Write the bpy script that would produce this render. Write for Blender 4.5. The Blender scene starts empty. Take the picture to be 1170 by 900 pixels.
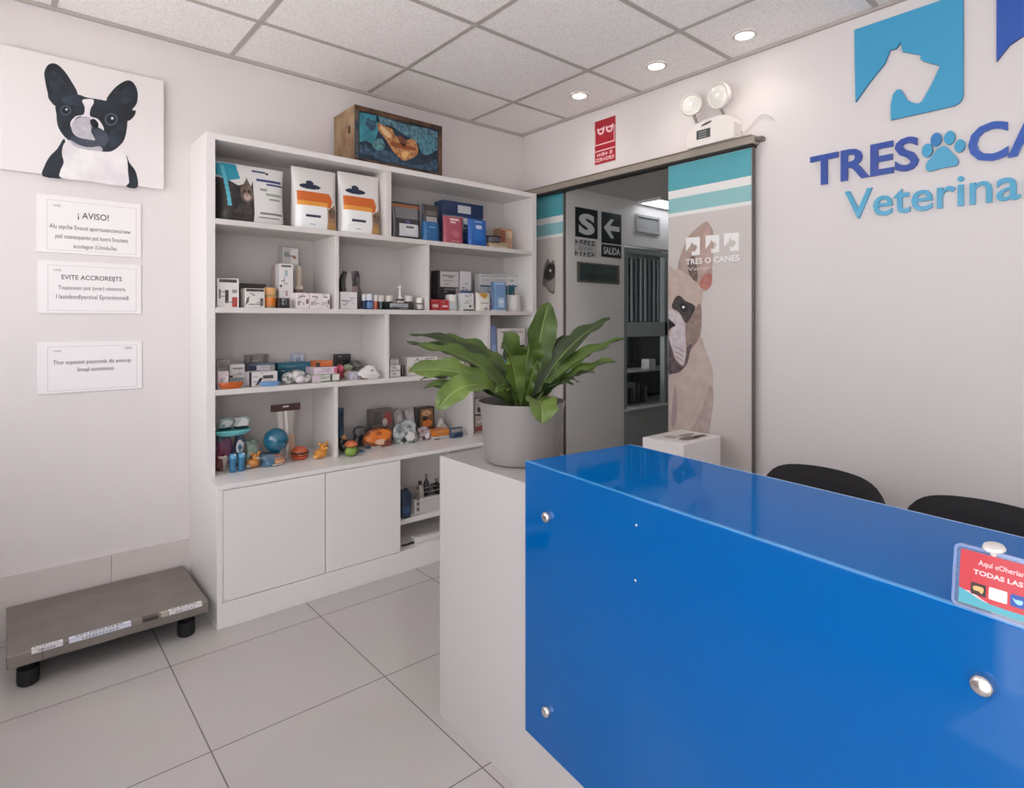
import bpy, bmesh, math, random
from mathutils import Vector, Matrix
from mathutils.geometry import tessellate_polygon
random.seed(7)
SC = bpy.context.scene
COL = SC.collection
PI = math.pi

# ---------------------------------------------------------------- camera measurements (used to trace outlines onto their real planes)
CF, CU, CV, CYAW = 678.1, 585.0, 366.8, math.radians(40.5265)
CAM = Vector((-2.904, -3.2814, 1.3375))
FW = Vector((math.sin(CYAW), math.cos(CYAW), 0)); RT = Vector((math.cos(CYAW), -math.sin(CYAW), 0))
def ray(u, v): return FW + RT * ((u - CU) / CF) + Vector((0, 0, -(v - CV) / CF))
def hit(u, v, ax, c):
    d = ray(u, v); return CAM + d * ((c - CAM[ax]) / d[ax])
def deep(u, v, fw): return CAM + ray(u, v) * fw
def xat(u, y): return hit(u, 366, 1, y).x
def zat(u, v, y): return hit(u, v, 1, y).z

# ---------------------------------------------------------------- materials
def lin(h):
    h = h.lstrip('#'); o = []
    for i in (0, 2, 4):
        c = int(h[i:i+2], 16) / 255; o.append(c / 12.92 if c <= .04045 else ((c + .055) / 1.055) ** 2.4)
    return (*o, 1)
MC = {}
def M(hexc, rough=.5, metal=0., noise=0., nscale=30., bump=0., bscale=200., coat=0., spec=.5, emit=0., trans=0., alpha=1., hex2=None):
    k = (hexc, rough, metal, noise, nscale, bump, bscale, coat, spec, emit, trans, alpha, hex2)
    if k in MC: return MC[k]
    m = bpy.data.materials.new('mat_%s_%d' % (hexc.strip('#'), len(MC))); m.use_nodes = True
    nt = m.node_tree; b = nt.nodes['Principled BSDF']
    b.inputs['Base Color'].default_value = lin(hexc); b.inputs['Roughness'].default_value = rough
    b.inputs['Metallic'].default_value = metal; b.inputs['Specular IOR Level'].default_value = spec
    b.inputs['Coat Weight'].default_value = coat; b.inputs['Coat Roughness'].default_value = .03
    b.inputs['Transmission Weight'].default_value = trans; b.inputs['Alpha'].default_value = alpha
    if emit:
        b.inputs['Emission Color'].default_value = lin(hexc); b.inputs['Emission Strength'].default_value = emit
    tc = nt.nodes.new('ShaderNodeTexCoord')
    if noise or hex2:
        n = nt.nodes.new('ShaderNodeTexNoise'); n.inputs['Scale'].default_value = nscale; n.inputs['Detail'].default_value = 5
        nt.links.new(tc.outputs['Object'], n.inputs['Vector'])
        mx = nt.nodes.new('ShaderNodeMix'); mx.data_type = 'RGBA'
        c = lin(hexc)
        c2 = lin(hex2) if hex2 else tuple(max(0, x * (1 - noise)) for x in c[:3]) + (1,)
        rp = nt.nodes.new('ShaderNodeValToRGB'); rp.color_ramp.elements[0].position = .35; rp.color_ramp.elements[1].position = .65
        nt.links.new(n.outputs['Fac'], rp.inputs['Fac']); nt.links.new(rp.outputs['Color'], mx.inputs[0])
        mx.inputs[6].default_value = c; mx.inputs[7].default_value = c2
        nt.links.new(mx.outputs[2], b.inputs['Base Color'])
    if bump:
        n2 = nt.nodes.new('ShaderNodeTexNoise'); n2.inputs['Scale'].default_value = bscale; n2.inputs['Detail'].default_value = 3
        nt.links.new(tc.outputs['Object'], n2.inputs['Vector'])
        bp = nt.nodes.new('ShaderNodeBump'); bp.inputs['Strength'].default_value = bump; bp.inputs['Distance'].default_value = .002
        nt.links.new(n2.outputs['Fac'], bp.inputs['Height']); nt.links.new(bp.outputs['Normal'], b.inputs['Normal'])
    MC[k] = m; return m

# ---------------------------------------------------------------- mesh building
class MB:
    def __init__(s): s.v, s.f, s.m, s.mats = [], [], [], []
    def mi(s, mat):
        if mat not in s.mats: s.mats.append(mat)
        return s.mats.index(mat)
    def add(s, vs, fs, mat, T=None):
        o = len(s.v); i = s.mi(mat)
        s.v += [(T @ Vector(p)) if T else Vector(p) for p in vs]
        for f in fs: s.f.append([o + k for k in f]); s.m.append(i)
        return s
    def box(s, x0, x1, y0, y1, z0, z1, mat, r=.0015, seg=1, T=None):
        bm = bmesh.new(); bmesh.ops.create_cube(bm, size=1)
        for v in bm.verts: v.co = Vector(((x0+x1)/2 + v.co.x*(x1-x0), (y0+y1)/2 + v.co.y*(y1-y0), (z0+z1)/2 + v.co.z*(z1-z0)))
        r = min(r, .45 * min(abs(x1-x0), abs(y1-y0), abs(z1-z0)))
        if r > 0: bmesh.ops.bevel(bm, geom=bm.edges[:], offset=r, segments=seg, profile=.5, affect='EDGES', clamp_overlap=True)
        bmesh.ops.recalc_face_normals(bm, faces=bm.faces); bm.verts.index_update()
        s.add([v.co.copy() for v in bm.verts], [[v.index for v in f.verts] for f in bm.faces], mat, T); bm.free(); return s
    def quad(s, pts, mat, T=None): return s.add(pts, [list(range(len(pts)))], mat, T)
    def prism(s, poly, F, d0, d1, mat, side=None, back=True):
        """poly of (a, b) in frame F, from depth d0 (back) to d1 (front) along the frame's normal"""
        area = sum(poly[i][0]*poly[(i+1) % len(poly)][1] - poly[(i+1) % len(poly)][0]*poly[i][1] for i in range(len(poly)))
        if area < 0: poly = poly[::-1]
        n = len(poly); tri = tessellate_polygon([[Vector((a, b, 0)) for a, b in poly]])
        tr = []
        for t in tri:
            a, b, c = (poly[i] for i in t)
            cr = (b[0]-a[0])*(c[1]-a[1]) - (b[1]-a[1])*(c[0]-a[0])
            tr.append(list(t) if cr > 0 else list(t)[::-1])
        s.add([F(a, b, d1) for a, b in poly], tr, mat)
        if abs(d1 - d0) > 1e-6:
            if back: s.add([F(a, b, d0) for a, b in poly], [t[::-1] for t in tr], side or mat)
            s.add([F(a, b, d1) for a, b in poly] + [F(a, b, d0) for a, b in poly], [[i, n+i, n+(i+1) % n, (i+1) % n] for i in range(n)], side or mat)
        return s
    def lathe(s, prof, mat, c=(0, 0, 0), n=24, T=None, mats=None):
        """prof of (r, z[, mat]); closes at r=0"""
        vs, fs, ms = [], [], []
        for p in prof:
            r, z = p[0], p[1]
            for k in range(n): vs.append((c[0] + r*math.cos(2*PI*k/n), c[1] + r*math.sin(2*PI*k/n), c[2] + z))
        for j in range(len(prof)-1):
            mm = prof[j+1][2] if len(prof[j+1]) > 2 else mat
            s_f = [[j*n+k, j*n+(k+1) % n, (j+1)*n+(k+1) % n, (j+1)*n+k] for k in range(n)]
            ms.append((s_f, mm))
        o = len(s.v); s.v += [(T @ Vector(p)) if T else Vector(p) for p in vs]
        for ff, mm in ms:
            i = s.mi(mm)
            for f in ff: s.f.append([o+k for k in f]); s.m.append(i)
        return s
    def sphere(s, c, r, mat, sc=(1, 1, 1), n=20, T=None, pat=None):
        m_ = n // 2; vs = [(c[0], c[1], c[2] - r*sc[2])]; fs = []
        for j in range(1, m_):
            t = PI*j/m_ - PI/2
            for k in range(n):
                a = 2*PI*k/n; vs.append((c[0]+r*sc[0]*math.cos(t)*math.cos(a), c[1]+r*sc[1]*math.cos(t)*math.sin(a), c[2]+r*sc[2]*math.sin(t)))
        vs.append((c[0], c[1], c[2] + r*sc[2])); L = len(vs)-1
        for k in range(n):
            fs.append([0, 1+(k+1) % n, 1+k]); fs.append([L, L-n+k, L-n+(k+1) % n])
        for j in range(m_-2):
            for k in range(n): fs.append([1+j*n+k, 1+j*n+(k+1) % n, 1+(j+1)*n+(k+1) % n, 1+(j+1)*n+k])
        return s.add(vs, fs, mat, T)
    def tube(s, pts, r, mat, n=10, T=None, cap=True):
        pts = [Vector(p) for p in pts]; vs, fs = [], []
        up = Vector((0, 0, 1))
        for i, p in enumerate(pts):
            t = (pts[min(i+1, len(pts)-1)] - pts[max(i-1, 0)]).normalized()
            a = t.cross(up if abs(t.dot(up)) < .95 else Vector((1, 0, 0))).normalized(); b = t.cross(a)
            rr = r[i] if isinstance(r, (list, tuple)) else r
            for k in range(n): vs.append(p + a*rr*math.cos(2*PI*k/n) + b*rr*math.sin(2*PI*k/n))
        for i in range(len(pts)-1):
            for k in range(n): fs.append([i*n+k, (i+1)*n+k, (i+1)*n+(k+1) % n, i*n+(k+1) % n])
        if cap: fs.append(list(range(n))); fs.append([(len(pts)-1)*n+k for k in range(n)][::-1])
        return s.add(vs, fs, mat, T)
    def text(s, body, F, a0, a1, b0, b1, mat, d0=.0, d1=.0006, off=0., keep=False, align='CENTER'):
        vs, fs = text_geo(body, off)
        if not vs: return s
        xs = [p[0] for p in vs]; ys = [p[1] for p in vs]; w = max(xs)-min(xs); h = max(ys)-min(ys)
        sx = (a1-a0)/w; sy = (b1-b0)/h; x0 = a0
        if keep:
            k = min(sx, sy); x0 = (a0+a1)/2 - w*k/2 if align == 'CENTER' else a0; sx = sy = k
        mx, my = min(xs), min(ys)
        pts = [F(x0+(p[0]-mx)*sx, b0+(p[1]-my)*sy, d1 if p[2] > .5 else d0) for p in vs]
        return s.add(pts, fs, mat)
    def build(s, name, parent=None, origin=None, rz=0, smooth=False):
        me = bpy.data.meshes.new(name)
        if parent is not None: W = WM[parent.name]
        else: W = Matrix.Translation(Vector(origin or (0, 0, 0))) @ Matrix.Rotation(rz, 4, 'Z')
        Wi = W.inverted()
        me.from_pydata([tuple(Wi @ p) for p in s.v], [], s.f)
        for m in s.mats: me.materials.append(m)
        me.polygons.foreach_set('material_index', s.m)
        if smooth:
            me.polygons.foreach_set('use_smooth', [True]*len(me.polygons))
            me.set_sharp_from_angle(angle=math.radians(smooth if smooth > 1 else 40))
        me.update()
        o = bpy.data.objects.new(name, me); COL.objects.link(o)
        if parent is not None: o.parent = parent
        else: o.matrix_basis = W
        WM[o.name] = W
        return o
WM = {}
TG = {}
def text_geo(body, off=0.):
    if (body, off) in TG: return TG[(body, off)]
    cu = bpy.data.curves.new('t', 'FONT'); cu.body = body; cu.size = 1; cu.extrude = .5; cu.offset = off; cu.resolution_u = 3
    cu.align_x = 'CENTER'
    ob = bpy.data.objects.new('t', cu); COL.objects.link(ob)
    dg = bpy.context.evaluated_depsgraph_get(); dg.update()
    me = bpy.data.meshes.new_from_object(ob.evaluated_get(dg))
    vs = [(v.co.x, v.co.y, 1. if v.co.z > 0 else 0.) for v in me.vertices]; fs = [list(p.vertices) for p in me.polygons]
    bpy.data.objects.remove(ob); bpy.data.curves.remove(cu); bpy.data.meshes.remove(me)
    TG[(body, off)] = (vs, fs); return vs, fs
def FA(y): return lambda a, b, c: Vector((a, y - c, b))           # planes facing the room along -y : a = x, b = z
def FB(x): return lambda a, b, c: Vector((x - c, -a, b))          # planes facing the room along -x : a = -y, b = z
def FZ(z): return lambda a, b, c: Vector((a, b, z + c))           # level planes : a = x, b = y
def onA(pts, y): return [(lambda p: (p.x, p.z))(hit(u, v, 1, y)) for u, v in pts]
def onB(pts, x): return [(lambda p: (-p.y, p.z))(hit(u, v, 0, x)) for u, v in pts]
def smooth(pts, n=4):
    o = []; L = len(pts)
    for i in range(L):
        p0, p1, p2, p3 = pts[i-1], pts[i], pts[(i+1) % L], pts[(i+2) % L]
        for k in range(n):
            t = k/n
            o.append(tuple(.5*((2*p1[j]) + (-p0[j]+p2[j])*t + (2*p0[j]-5*p1[j]+4*p2[j]-p3[j])*t*t + (-p0[j]+3*p1[j]-3*p2[j]+p3[j])*t**3) for j in range(len(p1))))
    return o
def spline(pts, n=8):
    pts = [Vector(p) for p in pts]; o = []
    for i in range(len(pts)-1):
        p0, p1, p2, p3 = pts[max(i-1, 0)], pts[i], pts[i+1], pts[min(i+2, len(pts)-1)]
        for k in range(n):
            t = k/n; o.append(.5*((2*p1) + (p2-p0)*t + (2*p0-5*p1+4*p2-p3)*t*t + (3*p1-p0-3*p2+p3)*t**3))
    o.append(pts[-1]); return o
def scribble(mb, F, a0, a1, b0, b1, mat, n=8, d0=.0002, d1=.0006, seed=1, fill=.72):
    """lettering too small to read: a row of little broken strokes"""
    rg = random.Random(seed); st = (a1-a0)/n; h = b1-b0
    for k in range(n):
        x = a0+k*st; w = st*fill; q = rg.random()
        rs = [(0, .34, 0, 1), (.34, 1, .38, .62)] if q < .3 else [(0, .34, 0, .9), (.66, 1, .1, 1), (.3, .7, .7, 1)] if q < .6 else [(0, 1, .74, 1), (0, 1, 0, .26), (0, .34, .2, .8)] if q < .85 else [(.3, .68, 0, 1)]
        for p in rs: mb.prism([(x+p[0]*w, b0+p[2]*h), (x+p[1]*w, b0+p[2]*h), (x+p[1]*w, b0+p[3]*h), (x+p[0]*w, b0+p[3]*h)], F, d0, d1, mat, back=False)
    return mb
def ell(cx, cy, rx, ry, n=20): return [(cx + rx*math.cos(2*PI*k/n), cy + ry*math.sin(2*PI*k/n)) for k in range(n)]
def tag(o, label, cat, group=None):
    o['label'] = label; o['category'] = cat
    if group: o['group'] = group
    return o
def thing(name, label, cat, loc=(0, 0, 0), rz=0, group=None):
    o = bpy.data.objects.new(name, None); COL.objects.link(o); o.empty_display_size = .05
    W = Matrix.Translation(Vector(loc)) @ Matrix.Rotation(rz, 4, 'Z'); o.matrix_basis = W; WM[o.name] = W
    return tag(o, label, cat, group)
def struct(o): o['kind'] = 'structure'; return o

PWR, SKY, FILLP, EXPO, SUN = 2.8, 3.6, 0.0, 0.24, 7.0
# shared materials
WHITE = M('#e6e2e0', .35, bump=.02)
LAM = M('#e4e0de', .32, coat=.15)
CHROME = M('#d9d6d2', .18, 1.)
STEEL = M('#968f89', .36, .75, noise=.16, nscale=7)
BLACK = M('#17171a', .5)
ALU = M('#b5aea6', .38, .55)
WALLM = M('#dfd9d8', .75, noise=.03, nscale=1.5, bump=.06, bscale=260)

# ================================================================ THE ROOM
XL, YF, H = -3.52, -5.2, 2.711
def tile_mat():
    m = bpy.data.materials.new('floor_tiles'); m.use_nodes = True; nt = m.node_tree; b = nt.nodes['Principled BSDF']
    tc = nt.nodes.new('ShaderNodeTexCoord'); mp = nt.nodes.new('ShaderNodeMapping')
    mp.inputs['Location'].default_value = (2.416 + 6, .672 + 6, 0)
    br = nt.nodes.new('ShaderNodeTexBrick'); br.offset = 0; br.squash = 1
    br.inputs['Scale'].default_value = 1; br.inputs['Brick Width'].default_value = .6; br.inputs['Row Height'].default_value = .6
    br.inputs['Mortar Size'].default_value = .0022; br.inputs['Mortar Smooth'].default_value = .1; br.inputs['Bias'].default_value = 0
    br.inputs['Color1'].default_value = lin('#beb9b6'); br.inputs['Color2'].default_value = lin('#bbb5b2'); br.inputs['Mortar'].default_value = lin('#77706b')
    nt.links.new(tc.outputs['Object'], mp.inputs['Vector']); nt.links.new(mp.outputs['Vector'], br.inputs['Vector'])
    n = nt.nodes.new('ShaderNodeTexNoise'); n.inputs['Scale'].default_value = 3.5; n.inputs['Detail'].default_value = 8
    nt.links.new(tc.outputs['Object'], n.inputs['Vector'])
    mx = nt.nodes.new('ShaderNodeMix'); mx.data_type = 'RGBA'; mx.blend_type = 'MULTIPLY'; mx.inputs[0].default_value = .12
    nt.links.new(br.outputs['Color'], mx.inputs[6]); nt.links.new(n.outputs['Color'], mx.inputs[7]); nt.links.new(mx.outputs[2], b.inputs['Base Color'])
    b.inputs['Roughness'].default_value = .16; b.inputs['Specular IOR Level'].default_value = .45
    bp = nt.nodes.new('ShaderNodeBump'); bp.inputs['Strength'].default_value = .25; bp.inputs['Distance'].default_value = .001; bp.invert = True
    nt.links.new(br.outputs['Fac'], bp.inputs['Height']); nt.links.new(bp.outputs['Normal'], b.inputs['Normal'])
    return m
def ceil_mat():
    m = bpy.data.materials.new('ceiling_tiles'); m.use_nodes = True; nt = m.node_tree; b = nt.nodes['Principled BSDF']
    tc = nt.nodes.new('ShaderNodeTexCoord')
    n = nt.nodes.new('ShaderNodeTexNoise'); n.inputs['Scale'].default_value = 120; n.inputs['Detail'].default_value = 4; n.inputs['Roughness'].default_value = .7
    nt.links.new(tc.outputs['Object'], n.inputs['Vector'])
    rp = nt.nodes.new('ShaderNodeValToRGB'); rp.color_ramp.elements[0].position = .36; rp.color_ramp.elements[0].color = lin('#e6e1df')
    rp.color_ramp.elements[1].position = .56; rp.color_ramp.elements[1].color = lin('#fbf8f7')
    nt.links.new(n.outputs['Fac'], rp.inputs['Fac']); nt.links.new(rp.outputs['Color'], b.inputs['Base Color']); b.inputs['Roughness'].default_value = .95
    bp = nt.nodes.new('ShaderNodeBump'); bp.inputs['Strength'].default_value = .3; bp.inputs['Distance'].default_value = .002
    nt.links.new(n.outputs['Fac'], bp.inputs['Height']); nt.links.new(bp.outputs['Normal'], b.inputs['Normal'])
    return m
FLOORM = tile_mat()
mb = MB(); mb.box(XL-.1, 3.2, YF-.1, .12, -.1, 0, FLOORM, 0); struct(mb.build('floor'))
mb = MB(); mb.box(XL-.1, .13, YF-.1, .12, H, H+.1, ceil_mat(), 0); struct(mb.build('ceiling'))
# ceiling T-bars and wall angles
GRID = M('#b5aeaa', .6)  # darker than the tiles: shading of the bars put into the colour
mb = MB(); g = .0115
for x in (-.48, -1.247, -2.014, -2.74, -3.4): mb.box(x-g, x+g, YF, 0, H-.004, H-.0005, GRID, 0)
for y in (-.461, -1.082, -1.663, -2.347, -2.95, -3.55, -4.15, -4.75): mb.box(XL, 0, y-g, y+g, H-.0045, H-.0005, GRID, 0)
mb.box(XL, 0, -.018, 0, H-.016, H-.0005, GRID, 0); mb.box(-.018, 0, YF, 0, H-.016, H-.0005, GRID, 0)
struct(mb.build('trim_1'))
mb = MB(); mb.box(XL-.1, .12, 0, .12, 0, H, WALLM, 0); struct(mb.build('wall_back'))
DT, DY0, DY1 = 2.262, -.012, -1.772       # door opening: head, far and near ends
mb = MB()
mb.box(0, .12, YF, DY1, 0, H, WALLM, 0); mb.box(0, .12, DY1, 0, DT, H, WALLM, 0)
struct(mb.build('wall_right'))
OY0, OY1, OZ = -2.36, -5.0, 2.48
mb = MB()
W2 = (-2.06, -.30, 1.02, 2.48)  # unseen window opening added to brighten the shelf side, back wall and ceiling
mb.box(XL-.1, XL, OY0, W2[0], 0, H, WALLM, 0); mb.box(XL-.1, XL, W2[0], W2[1], 0, W2[2], WALLM, 0); mb.box(XL-.1, XL, W2[0], W2[1], W2[3], H, WALLM, 0); mb.box(XL-.1, XL, W2[1], 0, 0, H, WALLM, 0); mb.box(XL-.1, XL, OY1, OY0, OZ, H, WALLM, 0); mb.box(XL-.1, XL, YF, OY1, 0, H, WALLM, 0)
struct(mb.build('wall_left'))
mb = MB(); mb.box(XL-.1, .12, YF-.1, YF, 0, H, WALLM, 0); struct(mb.build('wall_front'))
# shopfront frame in the left wall
mb = MB(); fr = M('#d8d8d8', .4, .3)
for y in (OY0-.03, -3.24, -4.12, OY1+.03): mb.box(XL-.08, XL-.02, y-.03, y+.03, 0, OZ, fr)
mb.box(XL-.08, XL-.02, OY1, OY0, OZ-.06, OZ, fr); mb.box(XL-.08, XL-.02, OY1, OY0, 2.0, 2.05, fr)
struct(mb.build('window_1'))
mb = MB()
for y in (W2[0]+.025, (W2[0]+W2[1])/2, W2[1]-.025): mb.box(XL-.08, XL-.02, y-.025, y+.025, W2[2], W2[3], fr)
for z in (W2[2]+.02, W2[3]-.02): mb.box(XL-.08, XL-.02, W2[0], W2[1], z-.02, z+.02, fr)
struct(mb.build('added_window'))  # frame of the window added for more light
mb = MB(); mb.box(XL-.62, XL-.1, -2.24, 0, 2.56, 2.62, M('#c9c9c7', .6), .004); struct(mb.build('added_overhang'))  # unseen overhang added to keep the sun out of the side window
mb = MB(); mb.box(-14, XL-.1, -14, 6, -.12, -.02, M('#d6d3cd', .8, noise=.06), 0); struct(mb.build('ground'))
# tiled skirting
SK = M('#d3ccc8', .25, noise=.04, nscale=3)
def skirt(name, T_, spans):
    mb = MB()
    for a, b in spans: T_(mb, a, b)
    return struct(mb.build(name))
skirt('baseboard_back', lambda m, a, b: m.box(a+.001, b-.001, -.010, 0, 0, .266, SK, .001), [(XL, -3.13), (-3.13, -2.531), (-2.531, -1.932), (-1.932, -1.333), (-1.333, -.734), (-.734, 0)])
skirt('baseboard_right', lambda m, a, b: m.box(-.010, 0, a+.001, b-.001, 0, .10, SK, .001), [(-1.86-.6*(i+1), -1.86-.6*i) for i in range(5)])

# ---------------------------------------------------------------- the doorway: rail, glazed leaves
t = thing('sliding_door_rail', 'beige aluminium rail running above the whole sliding door', 'door rail', (0, -.92, 2.27))
mb = MB(); RA = M('#a89e92', .4, .35)
mb.box(-.065, -.001, -1.815, -.03, 2.228, 2.268, RA, .004, 2); mb.box(-.069, -.001, -1.805, -.03, 2.268, 2.272, RA, .001)
mb.build('rail_cover', t)
mb = MB(); mb.box(-.052, -.001, -1.80, -.03, 2.2165, 2.2275, M('#1f1e1d', .6), 0); mb.build('track', t)
mb = MB(); mb.box(-.040, -.001, -1.845, -1.8155, 2.240, 2.262, M('#77706a', .4, .4), .003); mb.build('end_cap', t)

FROST = M('#cdc6c2', .22, coat=.35, noise=.03, nscale=2); TEAL = M('#54a4b1', .2, coat=.3); TEAL2 = M('#8fbfc1', .2, coat=.3); STW = M('#e4e4e2', .25, coat=.3)
STILE = M('#66605c', .4, .4)
def leaf_panel(t, y0, y1, x, zb=.012, zt=2.213):
    """glass leaf between y0 (far) and y1 (near), front face at x, with the film bands"""
    mb = MB(); b = BZ
    mb.box(x, x+.010, y1, y0, zb, zt, M('#b9c4c2', .1, coat=.5), .001); gl = mb.build('glass_pane', t)
    F = FB(x); mb = MB()
    for (z1, z0, mt) in ((zt-.002, b[0], TEAL), (b[0], b[1], STW), (b[1], b[2], TEAL2), (b[2], b[3], STW), (b[3], zb+.002, FROST)):
        mb.prism([(-y0+.002, z0), (-y1-.002, z0), (-y1-.002, z1), (-y0+.002, z1)], F, .0002, .0008, mt)
    mb.build('film_print', t)
    return F
XR = -.045
BZ = [hit(764, 219, 0, XR).z, hit(764, 228, 0, XR).z, hit(764, 244.5, 0, XR).z, hit(764, 248.5, 0, XR).z]
yR0, yR1 = hit(763.5, 300, 0, XR).y, hit(859, 300, 0, XR).y
t = thing('sliding_glass_door', 'sliding glass door leaf with teal bands and half a pale bulldog photo', 'glass door', (XR, (yR0+yR1)/2, .012))
F = leaf_panel(t, yR0, yR1, XR)
mb = MB(); mb.box(XR-.004, XR+.014, yR1-.012, yR1-.0005, .012, 2.213, STILE, .002); mb.build('edge_profile', t)
# the bulldog photograph on the film
mb = MB()
def C(pts, ox, oy, s): return [(ox + a/s, oy + b/s) for a, b in pts]
def dec(pts, x, lv, mt, sm=3, clip=None):
    p = onB(pts, x)
    if sm: p = smooth(p, sm)
    if clip: p = [(max(clip[0], min(clip[1], a)), b) for a, b in p]
    mb.prism(p, FB(x), .0008+lv*.0002, .0008+lv*.0002+.0001, mt, back=False)
cl = (-yR0+.003, -yR1-.003)
FAWN = M('#c3b3a9', .3, coat=.3, hex2='#b5a39a', nscale=14); FAWN2 = M('#b49f92', .3, coat=.3, hex2='#a58f84', nscale=20)
DKF = M('#2e2a2a', .3, coat=.3, hex2='#4a4240', nscale=25); PKF = M('#b97d73', .3, coat=.3, hex2='#a9655c', nscale=25)
WHF = M('#d2c9cc', .3, coat=.3, hex2='#bdb1b6', nscale=30); BRF = M('#84716a', .3, coat=.3, hex2='#9c877c', nscale=30); MVF = M('#6c5c60', .3, coat=.3, hex2='#43393c', nscale=40)
dec([(763, 470), (763, 420), (775, 395), (800, 385), (805, 397), (814, 419), (815, 436), (816, 450), (814.5, 466), (812, 486), (808, 510), (800, 530), (764, 530), (763, 500)], XR, 0, FAWN, 3, cl)
dec([(801, 470), (811, 440), (815.5, 450), (814, 466), (811.5, 486), (807, 510), (798, 520), (786, 500)], XR, 1, M('#a8938f', .3, coat=.3, hex2='#b8a6a0', nscale=18), 3, cl)
dec([(769, 455), (772, 440), (774, 470), (770, 490), (767, 480)], XR, 1, M('#9f8d8d', .3, coat=.3), 3, cl)
dec([(774, 309), (784, 275), (792, 264), (802, 256), (808, 253), (812, 258), (815.5, 267), (815, 290), (814, 307), (813, 324), (805, 333), (792, 325)], XR, 1, FAWN2, 3, cl)
dec([(786, 300), (793, 292), (797, 310), (796, 322), (788, 314)], XR, 2, M('#5f4c49', .3, coat=.3, hex2='#7b6560', nscale=40), 3, cl)
dec([(799, 324), (805, 314), (813, 313), (813.5, 324), (808, 331), (802, 329)], XR, 3, PKF, 3, cl)
dec([(803, 275), (808, 258), (813, 270), (812, 300), (805, 312), (800, 300)], XR, 2, M('#c0a39b', .3, coat=.3, hex2='#b3968e', nscale=20), 3, cl)
dec([(763, 311), (770, 308), (778, 309), (790, 317), (803, 332), (802, 347), (802, 363), (801, 383), (795, 396), (785, 408), (775, 412), (763, 410)], XR, 2, M('#c4b2a6', .3, coat=.3, hex2='#b9a599', nscale=22), 3, cl)
dec(C([(260, 350), (330, 240), (405, 150), (422, 300), (405, 480), (340, 590), (265, 640), (255, 500)], 755, 330, 9), XR, 3, BRF, 3, cl)
dec(C([(60, 450), (95, 540), (120, 620), (150, 720), (220, 790), (250, 760), (275, 600), (320, 570), (300, 660), (270, 770), (200, 850), (130, 870), (60, 840)], 755, 330, 9), XR, 4, MVF, 3, cl)
dec(C([(115, 190), (150, 90), (200, 70), (250, 120), (350, 170), (340, 240), (270, 350), (235, 320), (190, 240)], 755, 330, 9), XR, 4, DKF, 3, cl)
dec(C([(60, 200), (110, 220), (190, 260), (240, 350), (255, 480), (260, 620), (230, 770), (180, 730), (130, 640), (90, 520), (115, 410), (150, 370), (110, 330), (60, 290)], 755, 330, 9), XR, 5, WHF, 3, cl)
dec(C([(60, 300), (110, 330), (155, 375), (110, 400), (60, 440)], 755, 330, 9), XR, 6, M('#221f20', .3, coat=.3), 3, cl)
dec(C(ell(238, 190, 42, 45, 14), 755, 330, 9), XR, 5, M('#0f0e0f', .2, coat=.5), 0, cl)
dec(C(ell(235, 187, 13, 13, 10), 755, 330, 9), XR, 6, M('#f2f2f2', .3), 0, cl)
for k in range(3): dec(C([(150, 590+50*k), (190, 600+50*k), (235, 640+48*k), (232, 655+48*k), (185, 620+50*k), (150, 605+50*k)], 755, 330, 9), XR, 6, M('#a898a0', .3), 2, cl)
mb.build('bulldog_photo', t)
# small white logo on the leaf
mb = MB(); LW = M('#eceae8', .3)
for i, (u0, u1, v0, v1) in enumerate(((784, 800, 271.5, 292), (806.5, 822, 269, 289), (827.5, 844.5, 266.5, 287))):
    w = u1-u0; h = v1-v0
    dec([(u0, v0+.2), (u1, v0-1), (u1, v1-1), (u0+.42*w, v1), (u0+.40*w, v1-.25*h), (u0+.62*w, v1-.22*h), (u0+.80*w, v0+.55*h), (u0+.75*w, v0+.42*h), (u0+.5*w, v0+.36*h), (u0+.42*w, v0+.24*h), (u0+.32*w, v0+.45*h), (u0, v1-.22*h)], XR, 8, LW, 0)
p0, p1 = onB([(784, 303.5), (845, 294.5)], XR)
mb.text('TRES O CANES', FB(XR), p0[0], p1[0], p0[1]+.004, p0[1]+.036, LW, .0024, .0027, .02)
mb.text('Veterinaria', FB(XR), p0[0]+.010, p1[0]-.02, p0[1]-.030, p0[1]-.010, M('#cfc6c1', .3), .0024, .0027)
mb.build('leaf_logo', t)

XLF = .02
t = thing('fixed_glass_panel', 'narrow fixed glass panel with teal bands next to the shelf unit', 'glass panel', (XLF, -.22, .012))
F = leaf_panel(t, -.02, hit(643.5, 300, 0, XLF).y, XLF, zt=2.258)
ye = hit(643.5, 300, 0, XLF).y
mb = MB(); mb.box(XLF-.004, XLF+.014, ye-.014, ye-.0005, .012, 2.258, STILE, .002); mb.build('edge_profile', t)
mb = MB()
dec([(620, 325), (622, 305), (626, 296), (629, 300), (633, 297), (634.5, 310), (634, 330), (633, 336), (627, 333), (624, 328)], XLF, 1, M('#8b8480', .3, coat=.3, hex2='#5b5653', nscale=60))
dec([(621, 316), (625, 304), (629, 301), (634, 303), (634, 314), (628, 320)], XLF, 2, DKF)
dec(ell(629, 309, 1.3, 1.5, 8), XLF, 3, M('#e0e0e0', .3), 0)
dec([(623, 324), (628, 321), (634, 318), (634, 332), (629, 331)], XLF, 2, M('#aaa19c', .3, coat=.3, hex2='#7f7874', nscale=60))
mb.build('dog_photo', t)

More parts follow.
